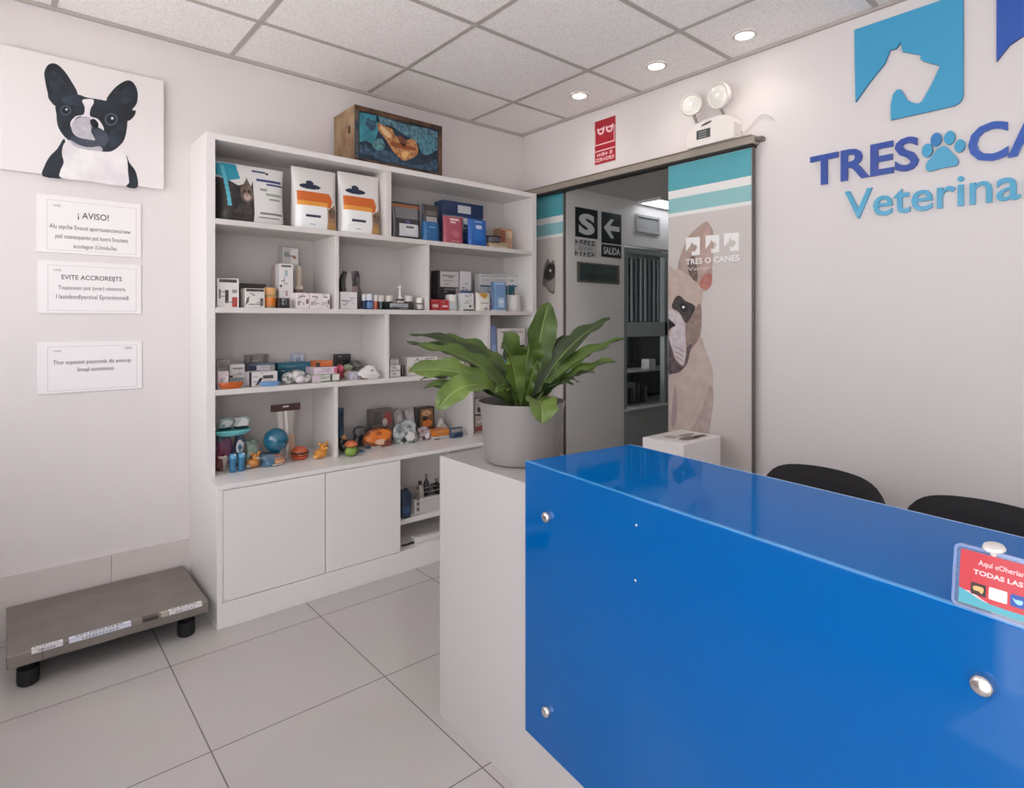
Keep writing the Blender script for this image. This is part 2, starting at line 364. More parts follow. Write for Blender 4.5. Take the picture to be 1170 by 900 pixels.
# ---------------------------------------------------------------- the room beyond
PW = M('#d6d4d0', .6, noise=.03, nscale=3)
YP = -.42
mb = MB(); xg = xat(713, YP)
mb.box(.036, xg, YP, YP+.1, 0, 2.262, PW, 0); mb.box(.06, .12, YP+.1, -.0121, 0, 2.262, PW, 0)                     # partition with the signs
mb.box(xg, 1.75, YP, YP+.1, zat(740, 284, YP)+.01, 2.262, PW, 0)
struct(mb.build('wall_1'))
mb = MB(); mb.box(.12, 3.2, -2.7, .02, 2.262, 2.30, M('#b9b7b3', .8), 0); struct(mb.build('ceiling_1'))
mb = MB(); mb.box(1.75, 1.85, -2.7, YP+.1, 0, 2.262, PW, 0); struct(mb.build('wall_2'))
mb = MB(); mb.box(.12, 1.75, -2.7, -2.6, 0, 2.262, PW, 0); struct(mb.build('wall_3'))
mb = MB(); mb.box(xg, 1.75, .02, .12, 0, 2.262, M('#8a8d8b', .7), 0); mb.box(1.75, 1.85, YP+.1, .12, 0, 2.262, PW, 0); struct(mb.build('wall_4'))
# framed hatch above the glazing
zh0, zh1 = zat(740, 267, YP), zat(740, 247, YP)
t = thing('wall_hatch', 'pale framed hatch high on the wall above the tinted cabinet', 'hatch', (xat(740, YP), YP, zh0))
mb = MB(); a0, a1 = xat(725.5, YP), xat(752, YP)
for (x0, x1, z0, z1) in ((a0, a1, zh0, zh0+.02), (a0, a1, zh1-.02, zh1), (a0, a0+.02, zh0+.02, zh1-.02), (a1-.02, a1, zh0+.02, zh1-.02)): mb.box(x0, x1, YP-.02, YP-.001, z0, z1, M('#a5a5a3', .4))
mb.build('frame', t); mb = MB(); mb.box(a0+.02, a1-.02, YP-.008, YP-.001, zh0+.02, zh1-.02, M('#9fa1a1', .3)); mb.build('panel', t)
# tinted glazed cabinet
ZG = [zat(715, 283, YP), zat(715, 368, YP), zat(715, 385, YP), zat(713, 470, YP)]
t = thing('glazed_cabinet', 'grey framed cabinet with dark tinted panes and blinds in back room', 'cabinet', (1.15, YP+.1, 0))
CG = M('#7d8382', .4, .2); DK = M('#1d2625', .12, coat=.5)
mb = MB(); x1 = 1.70; x0 = xg+.004
for xx in (x0, 1.18, x1-.05): mb.box(xx, xx+.04, YP+.004, YP+.05, .66, ZG[0]-.004, CG, .003)
mb.box(x0+.04, x1, YP+.004, YP+.05, ZG[2], ZG[1], M('#8d9391', .45), .003); mb.box(x0+.04, x1, YP+.006, YP+.05, ZG[0]-.034, ZG[0]-.004, CG, .003)
mb.build('frame', t)
mb = MB(); mb.box(x0, x1, YP+.004, YP+.40, 0, .655, M('#8f918f', .45), .004); mb.box(x0-.0, x1, YP-.03, YP+.40, .655, .668, M('#a5a7a4', .35), .003); mb.build('base', t)
mb = MB(); mb.box(x0, x1, YP+.38, YP+.40, .668, ZG[0]-.01, DK); mb.box(x0+.01, x1-.01, YP+.11, YP+.36, .925, .937, M('#9a9c9a', .4)); mb.build('carcass', t)
mb = MB()
for k in range(16):
    xx = x0+.06+k*.058
    if xx < x1-.05: mb.box(xx, xx+.026, YP+.075, YP+.079, ZG[1]+.006, ZG[0]-.05, M('#8f9a9c', .5) if k % 3 else M('#5d6a72', .5), .001)
mb.build('vertical_blinds', t)
mb = MB()
for k in range(14):
    xx = x0+.05+k*.05
    if xx < 1.14: mb.box(xx, xx+.022, YP+.14, YP+.30, .672, .672+(.13+.05*((k*7) % 4)/4), M(('#3d4241', '#2c302f', '#535856')[k % 3], .5), .002)
mb.build('folders', t)
for (u, v0, v1, w) in ((742, 411, 424, .10),):
    mb = MB(); xx = xat(u, YP+.15); mb.box(xx-.045, xx+.045, YP+.12, YP+.2, .938, .938+.085, M('#b9b9b6', .4), .004); o = mb.build('paper_stack', origin=(xx, YP+.16, .938))
    tag(o, 'small white paper stack on the shelf behind the tinted glass', 'paper')
# signs on the partition
t = None
def wall_sign(name, label, cat, px, y, th, base, build, group=None):
    (u0, v0), (u1, v1) = px; x0, x1 = xat(u0, y), xat(u1, y); z1 = zat((u0), v0, y); z0 = zat(u0, v1, y)
    t = thing(name, label, cat, ((x0+x1)/2, y, z0), 0, group)
    mb = MB(); mb.box(x0, x1, y-th, y-.0003, z0, z1, base, .0008); mb.build('plate', t)
    build(t, x0, x1, z0, z1, FA(y-th)); return t
NAVY = M('#10181c', .35); OFFW = M('#c9cdca', .4)
def b_s(t, x0, x1, z0, z1, F):
    w = x1-x0; h = z1-z0; mb = MB(); mb.text('S', F, x0+.14*w, x1-.14*w, z0+.1*h, z1-.18*h, OFFW, .0002, .0008, .05); mb.build('lettering', t)
wall_sign('safe_zone_sign', 'black square sign with large white letter S in the back room', 'sign', ((657, 236), (682.5, 270)), YP, .004, NAVY, b_s)
def b_arrow(t, x0, x1, z0, z1, F):
    w = x1-x0; h = z1-z0; q = lambda a, b: (x0+a*w, z0+b*h); mb = MB()
    mb.prism([q(.1, .5), q(.45, .80), q(.62, .80), q(.42, .58), q(.9, .58), q(.9, .42), q(.42, .42), q(.62, .18), q(.45, .18)], F, .0002, .0008, OFFW); mb.build('arrow', t)
wall_sign('exit_arrow_sign', 'black square sign with white arrow pointing left in back room', 'sign', ((687, 241.5), (709.5, 277)), YP, .004, M('#12201f', .35), b_arrow)
def b_sal(t, x0, x1, z0, z1, F):
    w = x1-x0; h = z1-z0; mb = MB(); mb.text('SALIDA', F, x0+.09*w, x1-.07*w, z0+.22*h, z1-.2*h, OFFW, .0002, .0008, .02); mb.build('lettering', t)
wall_sign('exit_word_sign', 'small black sign reading SALIDA below the white arrow', 'sign', ((687, 278.5), (709.5, 293)), YP, .004, NAVY, b_sal)
def b_zona(t, x0, x1, z0, z1, F):
    w = x1-x0; h = z1-z0; mb = MB()
    K_ = M('#20262a', .4)
    scribble(mb, F, x0+.04*w, x1-.04*w, z0+.70*h, z1-.03*h, K_, 5, seed=3); scribble(mb, F, x0+.18*w, x1-.18*w, z0+.38*h, z0+.60*h, M('#77787a', .4), 9, seed=5); scribble(mb, F, x0+.03*w, x1-.05*w, z0+.03*h, z0+.30*h, K_, 5, seed=8)
    mb.build('lettering', t)
wall_sign('safe_zone_caption', 'small white caption strip with dark letters below the S sign', 'sign', ((656, 272.5), (681.5, 292)), YP, .003, M('#b9bab7', .5), b_zona)
def b_plq(t, x0, x1, z0, z1, F):
    w = x1-x0; h = z1-z0; mb = MB(); fr = M('#6d675f', .4, .3)
    for (a, b, c, d) in ((0, 1, 0, .09), (0, 1, .91, 1), (0, .045, .09, .91), (.955, 1, .09, .91)): mb.prism([(x0+a*w, z0+c*h), (x0+b*w, z0+c*h), (x0+b*w, z0+d*h), (x0+a*w, z0+d*h)], F, .0, .006, fr)
    mb.build('frame', t); mb = MB()
    scribble(mb, F, x0+.36*w, x0+.70*w, z0+.60*h, z0+.80*h, M('#1b2626', .4), 5, .0002, .0008, 4); scribble(mb, F, x0+.14*w, x0+.88*w, z0+.22*h, z0+.46*h, M('#1b2626', .4), 11, .0002, .0008, 6); mb.build('lettering', t)
wall_sign('framed_plaque', 'dark green framed plaque below the black signs in back room', 'plaque', ((659, 299), (706.5, 322)), YP, .006, M('#3c4d4a', .25, coat=.4), b_plq)
p = hit(741, 227, 2, 2.262)
t = thing('light_panel', 'bright ceiling light panel in the back room beyond the doorway', 'ceiling light', (p.x, p.y, 2.262))
mb = MB(); 
for (a, b, c, d) in ((-.32, .32, -.11, -.095), (-.32, .32, .095, .11), (-.32, -.305, -.095, .095), (.305, .32, -.095, .095)): mb.box(p.x+.32+a, p.x+.32+b, p.y+c, p.y+d, 2.240, 2.2615, M('#d0d0d0', .4))
mb.build('frame', t); mb = MB(); mb.box(p.x+.32-.304, p.x+.32+.304, p.y-.094, p.y+.094, 2.246, 2.260, M('#f4f6ff', .5, emit=3.2)); mb.build('diffuser', t)
# ================================================================ SHELF UNIT
YS, YB, XA, XE = -.315, -.503, -2.206, -.148      # upper front, base front, left and right ends
ZT = 2.205
Z1, Z2, Z3, Z0 = 1.812, 1.402, 1.019, .622          # top faces of the boards, and of the base
TB = .026
t = thing('shelf_unit', 'tall white laminate shelf unit with two-door base against back wall', 'shelf unit', ((XA+XE)/2, 0, 0))
def sbox(name, *a, mat=LAM, r=.0015):
    mb = MB(); mb.box(*a, mat, r); return mb.build(name, t)
YK = -.013; LAM_SHADED = M('#d6d1ce', .4, coat=.1)  # greyed white laminate: shade inside the bays put into the colour
sbox('side_panel', XA, XA+.040, YS, -.001, Z0, ZT); sbox('side_panel', XE-.040, XE, YS, -.001, Z0, ZT)
sbox('top_board', XA+.040, XE-.040, YS, -.001, ZT-.030, ZT)
sbox('back_panel', XA+.040, XE-.040, YK, -.001, Z0, ZT-.030, mat=M('#c6c1be', .5), r=0)  # white back greyed: recess shade put into the colour
for z in (Z1, Z2, Z3): sbox('shelf_board', XA+.040, XE-.040, YS, YK, z-TB, z, mat=LAM_SHADED)
def divider(u0, u1, z0, z1):
    x0, x1 = xat(u0, YS), xat(u1, YS); sbox('divider', x0, x1, YS+.002, YK, z0, z1, mat=LAM_SHADED, r=.001)
divider(386, 390.5, Z1, ZT-.030) if 0 else None
divider(441.5, 447.5, Z1, ZT-.030)
divider(383.5, 387.5, Z2, Z1-TB); divider(487, 491, Z2, Z1-TB)
divider(441, 445, Z3, Z2-TB); divider(556.5, 560.5, Z3, Z2-TB)
divider(382.5, 386.5, Z0, Z3-TB); divider(538.5, 541.5, Z0, Z3-TB)
# base
sbox('base_top', XA, XE, YB, -.001, Z0-.020, Z0)
sbox('base_side', XA, XA+.02, YB, -.001, 0, Z0-.020); sbox('base_side', XE-.02, XE, YB, -.001, 0, Z0-.020)
sbox('plinth', XA+.02, XE-.02, YB, YB+.02, 0, .112); sbox('base_floor', XA+.02, XE-.02, YB+.02, -.001, .094, .112)
sbox('base_back', XA+.02, XE-.02, -.02, -.001, .112, Z0-.020)
xd1, xd2, xd3 = -1.72, -1.308, -.66
sbox('base_divider', xd2-.018, xd2, YB+.022, -.02, .112, Z0-.020); sbox('base_divider', xd3, xd3+.018, YB+.022, -.02, .112, Z0-.020)
sbox('base_stile', XA+.02, XA+.024, YB, YB+.02, .112, Z0-.020)
sbox('door', XA+.026, xd1-.002, YB-.001, YB+.017, .115, Z0-.023); sbox('door', xd1+.002, xd2, YB-.001, YB+.017, .115, Z0-.023)
sbox('door', xd3+.002, XE-.022, YB-.001, YB+.017, .115, Z0-.023)
sbox('niche_shelf', xd2, xd3, YB+.10, -.02, .215, .243)

# vintage crate on top
yc0, yc1 = -.295, -.03
x0, x1 = hit(405, 119, 1, yc0).x, hit(505, 145.5, 1, yc0).x; zc = ZT; zt = hit(405, 119, 1, yc0).z
t = thing('wooden_crate', 'old wooden crate with worn blue and orange painted front on top board', 'crate', ((x0+x1)/2, yc0, zc))
WD = M('#8a6a4c', .7, hex2='#5b3f2b', nscale=14); WD2 = M('#a48a6c', .7, hex2='#7d5d42', nscale=9)
mb = MB(); mb.box(x0, x0+.018, yc0, yc1, zc, zt, WD2, .003); mb.box(x0-.001, x0+.001, yc0+.05, yc0+.075, zc+.16, zc+.2, M('#3a2417', .7), 0); mb.build('end_board', t)
mb = MB(); mb.box(x1-.018, x1, yc0, yc1, zc, zt, WD2, .003); mb.build('end_board', t)
mb = MB(); mb.box(x0+.018, x1-.018, yc1-.014, yc1, zc, zt, WD, .003); mb.box(x0+.018, x1-.018, yc0+.014, yc1-.014, zc, zc+.012, WD, .002); mb.box(x0+.018, x1-.018, yc0+.014, yc1-.014, zt-.03, zt-.018, WD, .002); mb.build('back_board', t)
mb = MB(); mb.box(x0+.018, x1-.018, yc0+.003, yc0+.014, zc, zt, M('#24384a', .65, hex2='#16242f', nscale=20), .002)
Fc = FA(yc0+.003)
def cq(pts, ox=370, oy=100, s=7.8): return onA(C(pts, ox, oy, s), yc0)
TQ = M('#3f93a0', .6, hex2='#2b6f80', nscale=18); NV = M('#26384c', .65, hex2='#41607a', nscale=34); OR = M('#cf9660', .6, hex2='#8f5a36', nscale=55); DT_ = M('#6492a0', .6, hex2='#2c4558', nscale=44)
for pts, lv, mt, sm in (
    ([(300, 215), (480, 250), (500, 330), (470, 440), (430, 500), (380, 470), (295, 480)], 0, TQ, 1),
    ([(480, 250), (700, 320), (1020, 400), (1020, 560), (880, 520), (720, 420), (600, 340), (500, 330)], 0, DT_, 2),
    ([(380, 290), (400, 265), (420, 290), (465, 300), (460, 370), (430, 385), (375, 330)], 1, NV, 3),
    ([(295, 500), (360, 520), (375, 480), (390, 530), (430, 560), (440, 600), (300, 575)], 1, NV, 2),
    ([(480, 315), (540, 340), (610, 370), (640, 430), (720, 470), (800, 460), (840, 530), (830, 600), (760, 640), (710, 650), (650, 600), (600, 540), (560, 470), (520, 420), (490, 380)], 1, OR, 3),
    ([(600, 480), (700, 500), (820, 540), (810, 560), (700, 545), (610, 520)], 2, M('#8c4a24', .6), 2),
    ([(500, 350), (530, 350), (600, 420), (590, 450), (540, 420)], 2, M('#d9b98a', .6), 2),
    ([(660, 430), (700, 440), (740, 480), (720, 520), (680, 490)], 2, M('#6d4030', .6), 3),
    ([(700, 570), (760, 575), (740, 620), (710, 630)], 2, M('#e0b277', .6), 3),
    ([(440, 480), (500, 450), (540, 490), (540, 540), (490, 560), (440, 530)], 1, M('#6aa0a0', .6, hex2='#345a66', nscale=40), 3),
    ([(470, 560), (600, 570), (700, 650), (870, 690), (1000, 640), (1000, 740), (700, 690), (470, 630)], 0, NV, 2),
    ([(860, 430), (960, 440), (990, 560), (900, 600), (850, 520)], 1, M('#34607a', .6, hex2='#5f93a0', nscale=45), 3)):
    p = cq(pts); p = smooth(p, 3) if sm > 1 else p
    p = [(max(x0+.03, min(x1-.03, a)), max(zc+.02, min(zt-.03, b))) for a, b in p]
    mb.prism(p, Fc, .0004+lv*.0004, .0006+lv*.0004, mt, back=False)
mb.build('painted_front', t)
mb = MB(); WR = M('#6b4a33', .7, hex2='#2c2119', nscale=10)
mb.box(x0, x1, yc0-.004, yc0+.0025, zt-.028, zt, WR, .002); mb.box(x0, x1, yc0-.004, yc0+.0025, zc, zc+.018, WR, .002)
mb.box(x0, x0+.024, yc0-.004, yc0+.0025, zc+.018, zt-.028, M('#2e3d4a', .65, hex2='#6b5a48', nscale=16), .002); mb.box(x1-.026, x1, yc0-.004, yc0+.0025, zc+.018, zt-.028, WR, .002)
mb.build('front_frame', t)

# ================================================================ WALL A: canvas, notices
yk = -.030
xa, xb = -2.918, -2.322; za, zb_ = 1.970, 2.490
t = thing('canvas_print', 'square canvas photo of a black and white dog on back wall', 'picture', ((xa+xb)/2, 0, za))
mb = MB(); mb.box(xa, xb, yk, -.001, za, zb_, M('#e3dedd', .6, bump=.05, bscale=400), .003, 2); mb.build('canvas', t)
mb = MB(); Fk = FA(yk)
def kq(pts): return onA(C(pts, 0, 40, 4.736), yk)
DB = M('#12161c', .55, hex2='#202a36', nscale=16); DBL = M('#323c48', .55, hex2='#1c232b', nscale=16); KW = M('#ece8e8', .55, hex2='#dcd7da', nscale=12)
KB = M('#0d0f12', .4); KG = M('#a8a4ad', .55, hex2='#c5c1c8', nscale=30); KS = M('#4c5261', .55, hex2='#343c4a', nscale=24)
for pts, lv, mt in (
    ([(345, 560), (355, 600), (335, 640), (345, 690), (325, 740), (342, 775), (232, 764), (240, 710), (270, 655), (310, 615)], 0, DB),
    ([(683, 650), (700, 690), (735, 740), (745, 824), (680, 818), (692, 760)], 0, DB),
    ([(345, 590), (375, 575), (440, 600), (540, 620), (640, 615), (682, 650), (692, 740), (682, 817), (500, 793), (338, 774), (325, 740), (345, 690), (335, 640)], 1, KW),
    ([(240, 200), (262, 160), (300, 155), (340, 185), (380, 240), (422, 322), (380, 345), (330, 360), (300, 385), (264, 345), (258, 315), (245, 255)], 1, DB),
    ([(575, 355), (600, 310), (640, 270), (690, 245), (725, 262), (745, 310), (740, 370), (715, 405), (735, 410), (725, 440), (690, 465), (650, 420), (610, 385)], 1, DB),
    ([(262, 220), (290, 195), (330, 230), (360, 290), (330, 310), (285, 300)], 2, DBL),
    ([(640, 330), (690, 280), (715, 300), (712, 350), (680, 372), (645, 365)], 2, DBL),
    ([(300, 380), (330, 335), (420, 322), (470, 338), (575, 356), (625, 378), (682, 412), (690, 470), (675, 560), (640, 605), (600, 630), (545, 628), (500, 600), (430, 590), (380, 575), (340, 540), (312, 490), (305, 430)], 2, DB),
    ([(335, 340), (420, 330), (440, 380), (400, 380), (350, 372)], 3, M('#364354', .55, hex2='#202833', nscale=14)),
    ([(320, 470), (380, 470), (385, 540), (350, 545), (325, 510)], 3, M('#2c3947', .55, hex2='#1a2129', nscale=18)),
    ([(600, 520), (660, 490), (665, 550), (630, 600), (590, 600)], 3, M('#2c3947', .55, hex2='#1a2129', nscale=18)),
    ([(445, 352), (500, 348), (506, 370), (490, 400), (488, 440), (530, 455), (562, 505), (548, 525), (500, 500), (470, 470), (440, 440), (405, 455), (385, 500), (383, 470), (410, 440), (452, 430), (458, 390)], 4, KW),
    ([(385, 495), (400, 462), (440, 444), (485, 446), (492, 500), (515, 570), (470, 565), (420, 552), (395, 530)], 5, KG),
    ([(492, 510), (530, 500), (575, 530), (590, 570), (560, 605), (525, 580), (505, 545)], 5, KS),
    ([(487, 462), (510, 455), (532, 478), (527, 506), (497, 497)], 6, KB),
    ([(385, 550), (430, 558), (520, 574), (548, 592), (540, 602), (470, 607), (400, 585)], 6, KS),
    ([(376, 566), (420, 592), (480, 609), (540, 602), (552, 628), (480, 622), (405, 604)], 7, KG)):
    mb.prism(smooth(kq(pts), 3), Fk, .0003+lv*.0003, .0005+lv*.0003, mt, back=False)
for cx, cy, r in ((355, 408, 24), (601, 457, 29)):
    for q, (rr, mt) in enumerate(((r*1.25, M('#4a5462', .5)), (r*.92, KB), (r*.26, M('#d8d8da', .4)))):
        d = (0, 0) if q < 2 else (r*.2, -r*.2)
        mb.prism(kq(ell(cx+d[0], cy+d[1], rr, rr*.95, 16)), Fk, .0003+(8+q)*.0003, .0005+(8+q)*.0003, mt, back=False)
mb.build('dog_photo', t)

INK = M('#4a4746', .7); INK2 = M('#8d8886', .7); PAP = M('#ece8e8', .45, coat=.2)
def notice(name, label, u0, u1, v0, v1, lines, corner2=False):
    x0, x1 = xat(u0, 0), xat(u1, 0); z1, z0 = zat((u0+u1)/2, v0, 0), zat((u0+u1)/2, v1, 0)
    t = thing(name, label, 'notice', ((x0+x1)/2, 0, z0), 0, 'paper notices below the canvas')
    mb = MB(); mb.box(x0, x1, -.006, -.0005, z0, z1, PAP, .001); mb.build('card', t)
    F = FA(-.006); w = x1-x0; h = z1-z0; mb = MB(); m = .025; g = .0013
    bx0, bx1, bz0, bz1 = x0+.09*w, x1-.05*w, z0+.05*h, z1-.09*h
    for (a, b, c, d) in ((bx0, bx1, bz1-g, bz1), (bx0, bx1, bz0, bz0+g), (bx0, bx0+g, bz0, bz1), (bx1-g, bx1, bz0, bz1)):
        mb.prism([(a, c), (b, c), (b, d), (a, d)], F, 0, .0004, M('#b9b3b4', .6), back=False)
    mb.build('border_line', t)
    mb = MB()
    for k_, (s, a0, a1, b0, b1, off) in enumerate(lines):
        m2 = MB(); m2.text(s, F, x0+a0*w, x0+a1*w, z0+b0*h, z0+b1*h, INK, 0, .0004, off); m2.build('heading' if b0 > .59 else 'text_line', t)
    scribble(mb, F, x0+.14*w, x0+.215*w, z0+.80*h, z0+.84*h, INK2, 6, 0, .0004, 2); mb.build('corner_mark', t)
    if corner2: scribble(MB(), F, x0+.82*w, x0+.9*w, z0+.83*h, z0+.87*h, INK2, 6, 0, .0004, 3).build('corner_mark', t)
    return t
t = notice('wall_notice', 'topmost paper notice headed AVISO under the dog canvas', 42, 161, 227, 291, [
    ('¡ AVISO!', .37, .67, .60, .74, .012), ('Alu sayche Snucut apornusescionu/new', .11, .89, .40, .50, .004), ('patì coansaquento pot konra Snuctent.', .165, .87, .235, .335, .004), ('acodagun (Ústidu/las', .33, .75, .08, .19, .004)])
t = notice('wall_notice', 'paper notice headed EVITE between the other two notices', 43, 161, 299.5, 358, [
    ('EVITE ACCROREIJTS', .215, .80, .62, .735, .012), ('Tnaesouso pot (orar) vistonora.', .185, .84, .43, .53, .004), ('l lastidondlyersival Epractionnedi', .165, .87, .25, .36, .004)])
t = notice('wall_notice', 'lowest paper notice with two short lines above the scale', 42.5, 162, 389.8, 447, [
    ('Thor aopesent poyectosk dis aninoup', .14, .885, .535, .64, .006), ('Sroqd sunottment.', .36, .72, .385, .49, .006)], True)

# ================================================================ LIVESTOCK SCALE
sx0, sx1, sy0, sy1, sz = -2.900, -2.240, -.507, -.022, .141
t = thing('platform_scale', 'low stainless steel platform scale on black rubber feet beside shelf unit', 'scale', ((sx0+sx1)/2, (sy0+sy1)/2, 0))
mb = MB(); mb.box(sx0, sx1, sy0, sy1, sz-.048, sz, STEEL, .004, 2)
mb.box(sx0+.10, sx0+.103, sy0-.0008, sy0+.001, sz-.047, sz-.002, M('#6d665f', .4, .6), 0); mb.build('platform', t)
mb = MB(); mb.box(sx0+.06, sx1-.06, sy0+.06, sy1-.06, sz-.068, sz-.048, M('#4c4742', .5, .6), .004); mb.build('underframe', t)
for x, y in ((sx0+.062, sy0+.055), (sx1-.075, sy0+.055), (sx0+.062, sy1-.06), (sx1-.075, sy1-.06)):
    mb = MB(); mb.lathe([(0, 0), (.026, 0), (.033, .006), (.035, .02), (.034, .062), (.02, .066), (.02, sz-.047)], M('#151416', .6), (x, y, 0), 20); mb.build('rubber_foot', t, smooth=True)['label'] = 'black rubber foot'
def scale_plate(name, u0, u1, v0, v1, mat, txt=None):
    # stickers lie on the front lip of the platform top
    p0 = hit(u0, v0, 1, sy0); p1 = hit(u1, v1, 1, sy0); mb = MB()
    F = FA(sy0)
    mb.prism([(p0.x, sz-.014), (p1.x, sz-.014), (p1.x, sz-.001), (p0.x, sz-.001)], F, 0, .0008, mat)
    mb.prism([(p0.x, sy0+.001), (p1.x, sy0+.001), (p1.x, sy0+.022), (p0.x, sy0+.022)], FZ(sz), 0, .0008, mat)
    if txt: scribble(mb, FZ(sz), p0.x+.1*(p1.x-p0.x), p1.x-.1*(p1.x-p0.x), sy0+.006, sy0+.016, M('#3a3a3c', .6), txt, .0008, .0012, txt); scribble(mb, F, p0.x+.2*(p1.x-p0.x), p1.x-.2*(p1.x-p0.x), sz-.011, sz-.004, M('#77777c', .6), txt, .0008, .0012, txt+2)
    mb.build(name, t)
STK = M('#e8e6e8', .4)
scale_plate('white_sticker', 36, 72, 733, 720, STK, 8); scale_plate('white_sticker', 79, 150, 719, 700, M('#dfe4ee', .35), 11)
scale_plate('display_window', 152, 162, 704, 700, M('#9c948a', .35, .6)); scale_plate('display_window', 163, 181, 700, 695, M('#57504a', .3, .4)); scale_plate('metal_tag', 184, 192, 696, 692, M('#c8bfae', .3, .3)); scale_plate('printed_sticker', 193, 231, 692, 682, STK, 7)

# ================================================================ RECEPTION DESK
TH = .113; DL = (-1.824, -2.073, 0)
t = thing('reception_desk', 'white reception desk clad in glossy blue glass, plant on its end', 'desk', DL, -TH)
WD_ = WM[t.name]
class LB(MB):
    def build(s, *a, **k):
        s.v = [WD_ @ p for p in s.v]; return MB.build(s, *a, **k)
BLUE = M('#004f90', .05, spec=.28); BLUET = M('#0064b0', .03, spec=.04); EDGE = M('#3f9ade', .1)
LEN = 1.75; zgt, zgb, gd = .956, .222, .40
body = [(-.0085, .490), (.037, .02), (.037, -LEN), (.372, -LEN), (.372, .02), (.33, .53)]
mb = LB(); DW = M('#b0abaa', .3, coat=.2)
mb.prism(body, FZ(0), 0, .88, DW); mb.build('body', t)['label'] = 'plain white body'
mb = LB(); mb.box(.05, .36, -LEN+.01, -.01, .8805, zgt-.0125, DW, 0); mb.build('riser', t)
mb = LB(); mb.box(0, .010, -LEN, 0, zgb, zgt-.0005, BLUE, .0015, 2); gp = mb.build('front_glass', t); gp['label'] = 'glossy blue glass front panel'
mb = LB(); mb.box(.0105, gd, -LEN, 0, zgt-.012, zgt-.001, BLUET, .0015, 2); mb.build('top_glass', t)['label'] = 'blue glass top reflecting the doorway'
mb = LB(); mb.box(.0008, .0102, -LEN, 0, zgt-.0004, zgt+.0006, EDGE, 0); mb.box(gd-.002, gd, -LEN, 0, zgt-.001, zgt-.0002, M('#a9c4e2', .1), 0); mb.build('polished_edge', t)
def onG(u, v):                                             # point on the front glass in desk coordinates
    o = Vector(DL); n = WD_.to_3x3() @ Vector((-1, 0, 0)); d = ray(u, v); k = (o-CAM).dot(n)/d.dot(n)
    return WD_.inverted() @ (CAM + d*k)
def standoff(y, z, r=.0135):
    mb = LB(); T = Matrix.Translation((0, y, z)) @ Matrix.Rotation(-PI/2, 4, 'Y')
    mb.lathe([(0, .014), (r*.55, .0138), (r*.85, .012), (r, .009), (r*1.03, .0008), (r*.5, .0005)], CHROME, n=28, T=T)
    mb.lathe([(r*.4, -.012), (r*.4, -.030)], CHROME, n=16, T=T)
    mb.build('standoff_cap', t, smooth=35)['label'] = 'round chrome cap'
for u, v in ((626, 590), (626, 812), (1124, 781)): p = onG(u, v); standoff(p.y, p.z)
p0 = onG(626, 590); p2 = onG(1124, 781); p3 = onG(626, 812)
standoff(p2.y, p3.z)
for u, v in ((727, 600), (726, 663)):
    p = onG(u, v); mb = LB(); mb.sphere((-.0004, p.y, p.z), .0032, CHROME, (.5, 1, 1), 12); mb.build('screw_head', t, smooth=True)

# acrylic card holder standing on the front edge of the desk top
p = hit(1087, 691, 2, zgt); pl = WD_.inverted() @ p
print('holder', pl)
hx, hy = pl.x, pl.y
t2 = thing('acrylic_sign_holder', 'clear acrylic holder with red and teal payment card standing on desk', 'sign holder', p, -TH)
WH = WM[t2.name]
class HB(MB):
    def build(s, *a, **k):
        s.v = [WH @ q for q in s.v]; return MB.build(s, *a, **k)
ACR = M('#dfe8f4', .05, trans=.92, spec=.4); HW, HH = .205, .084
lean = math.radians(8)
def FH(a, b, c): return Vector((b*math.sin(lean) - c*math.cos(lean), -a, b*math.cos(lean) + c*math.sin(lean)))
def rrect(a0, a1, b0, b1, r, n=5):
    o = []
    for cx, cy, s in ((a1-r, b1-r, 0), (a0+r, b1-r, 1), (a0+r, b0+r, 2), (a1-r, b0+r, 3)):
        for k in range(n+1): q = PI/2*(s + k/n); o.append((cx+r*math.cos(q), cy+r*math.sin(q)))
    return o
mb = HB(); mb.prism(rrect(0, HW, 0.002, HH, .008), FH, -.003, .0, ACR); mb.build('back_plate', t2)
mb = HB(); o_ = rrect(0, HW, 0.002, HH, .008); i_ = rrect(.0035, HW-.0035, .0055, HH-.0035, .006); n_ = len(o_)
for c_ in (.0018,):
    mb.add([FH(a, b, c_) for a, b in o_] + [FH(a, b, c_) for a, b in i_] + [FH(a, b, .0001) for a, b in o_] + [FH(a, b, .0001) for a, b in i_],
           [[k, (k+1) % n_, n_+(k+1) % n_, n_+k] for k in range(n_)] + [[2*n_+k, 2*n_+(k+1) % n_, (k+1) % n_, k] for k in range(n_)] + [[n_+k, n_+(k+1) % n_, 3*n_+(k+1) % n_, 3*n_+k] for k in range(n_)], M('#8496c2', .08, alpha=.6, coat=.4))
mb.build('front_rim', t2)
mb = HB(); mb.box(.001, .055, -HW, 0, .0002, .003, ACR, .001); mb.build('foot', t2)
mb = HB(); RED = M('#ac2530', .4, coat=.15); TQ2 = M('#41909f', .4, coat=.15)
mb.prism(rrect(.0075, HW-.0075, .0085, HH-.0065, .003), FH, .0002, .0006, RED)
mb.prism([(.0075, .0085), (HW-.0075, .0085), (HW-.0075, .0165), (.10, .0165), (.06, .0165), (.042, .0170), (.030, .0195), (.020, .0235), (.0075, .0275)], FH, .0006, .0007, TQ2, back=False)
mb.prism(smooth([(.014, .0255), (.022, .0255), (.032, .0205), (.040, .0175), (.030, .0195), (.021, .0232)], 3), FH, .0007, .0008, M('#f0a9ac', .35), back=False)
LGW = M('#cdc6c6', .35)
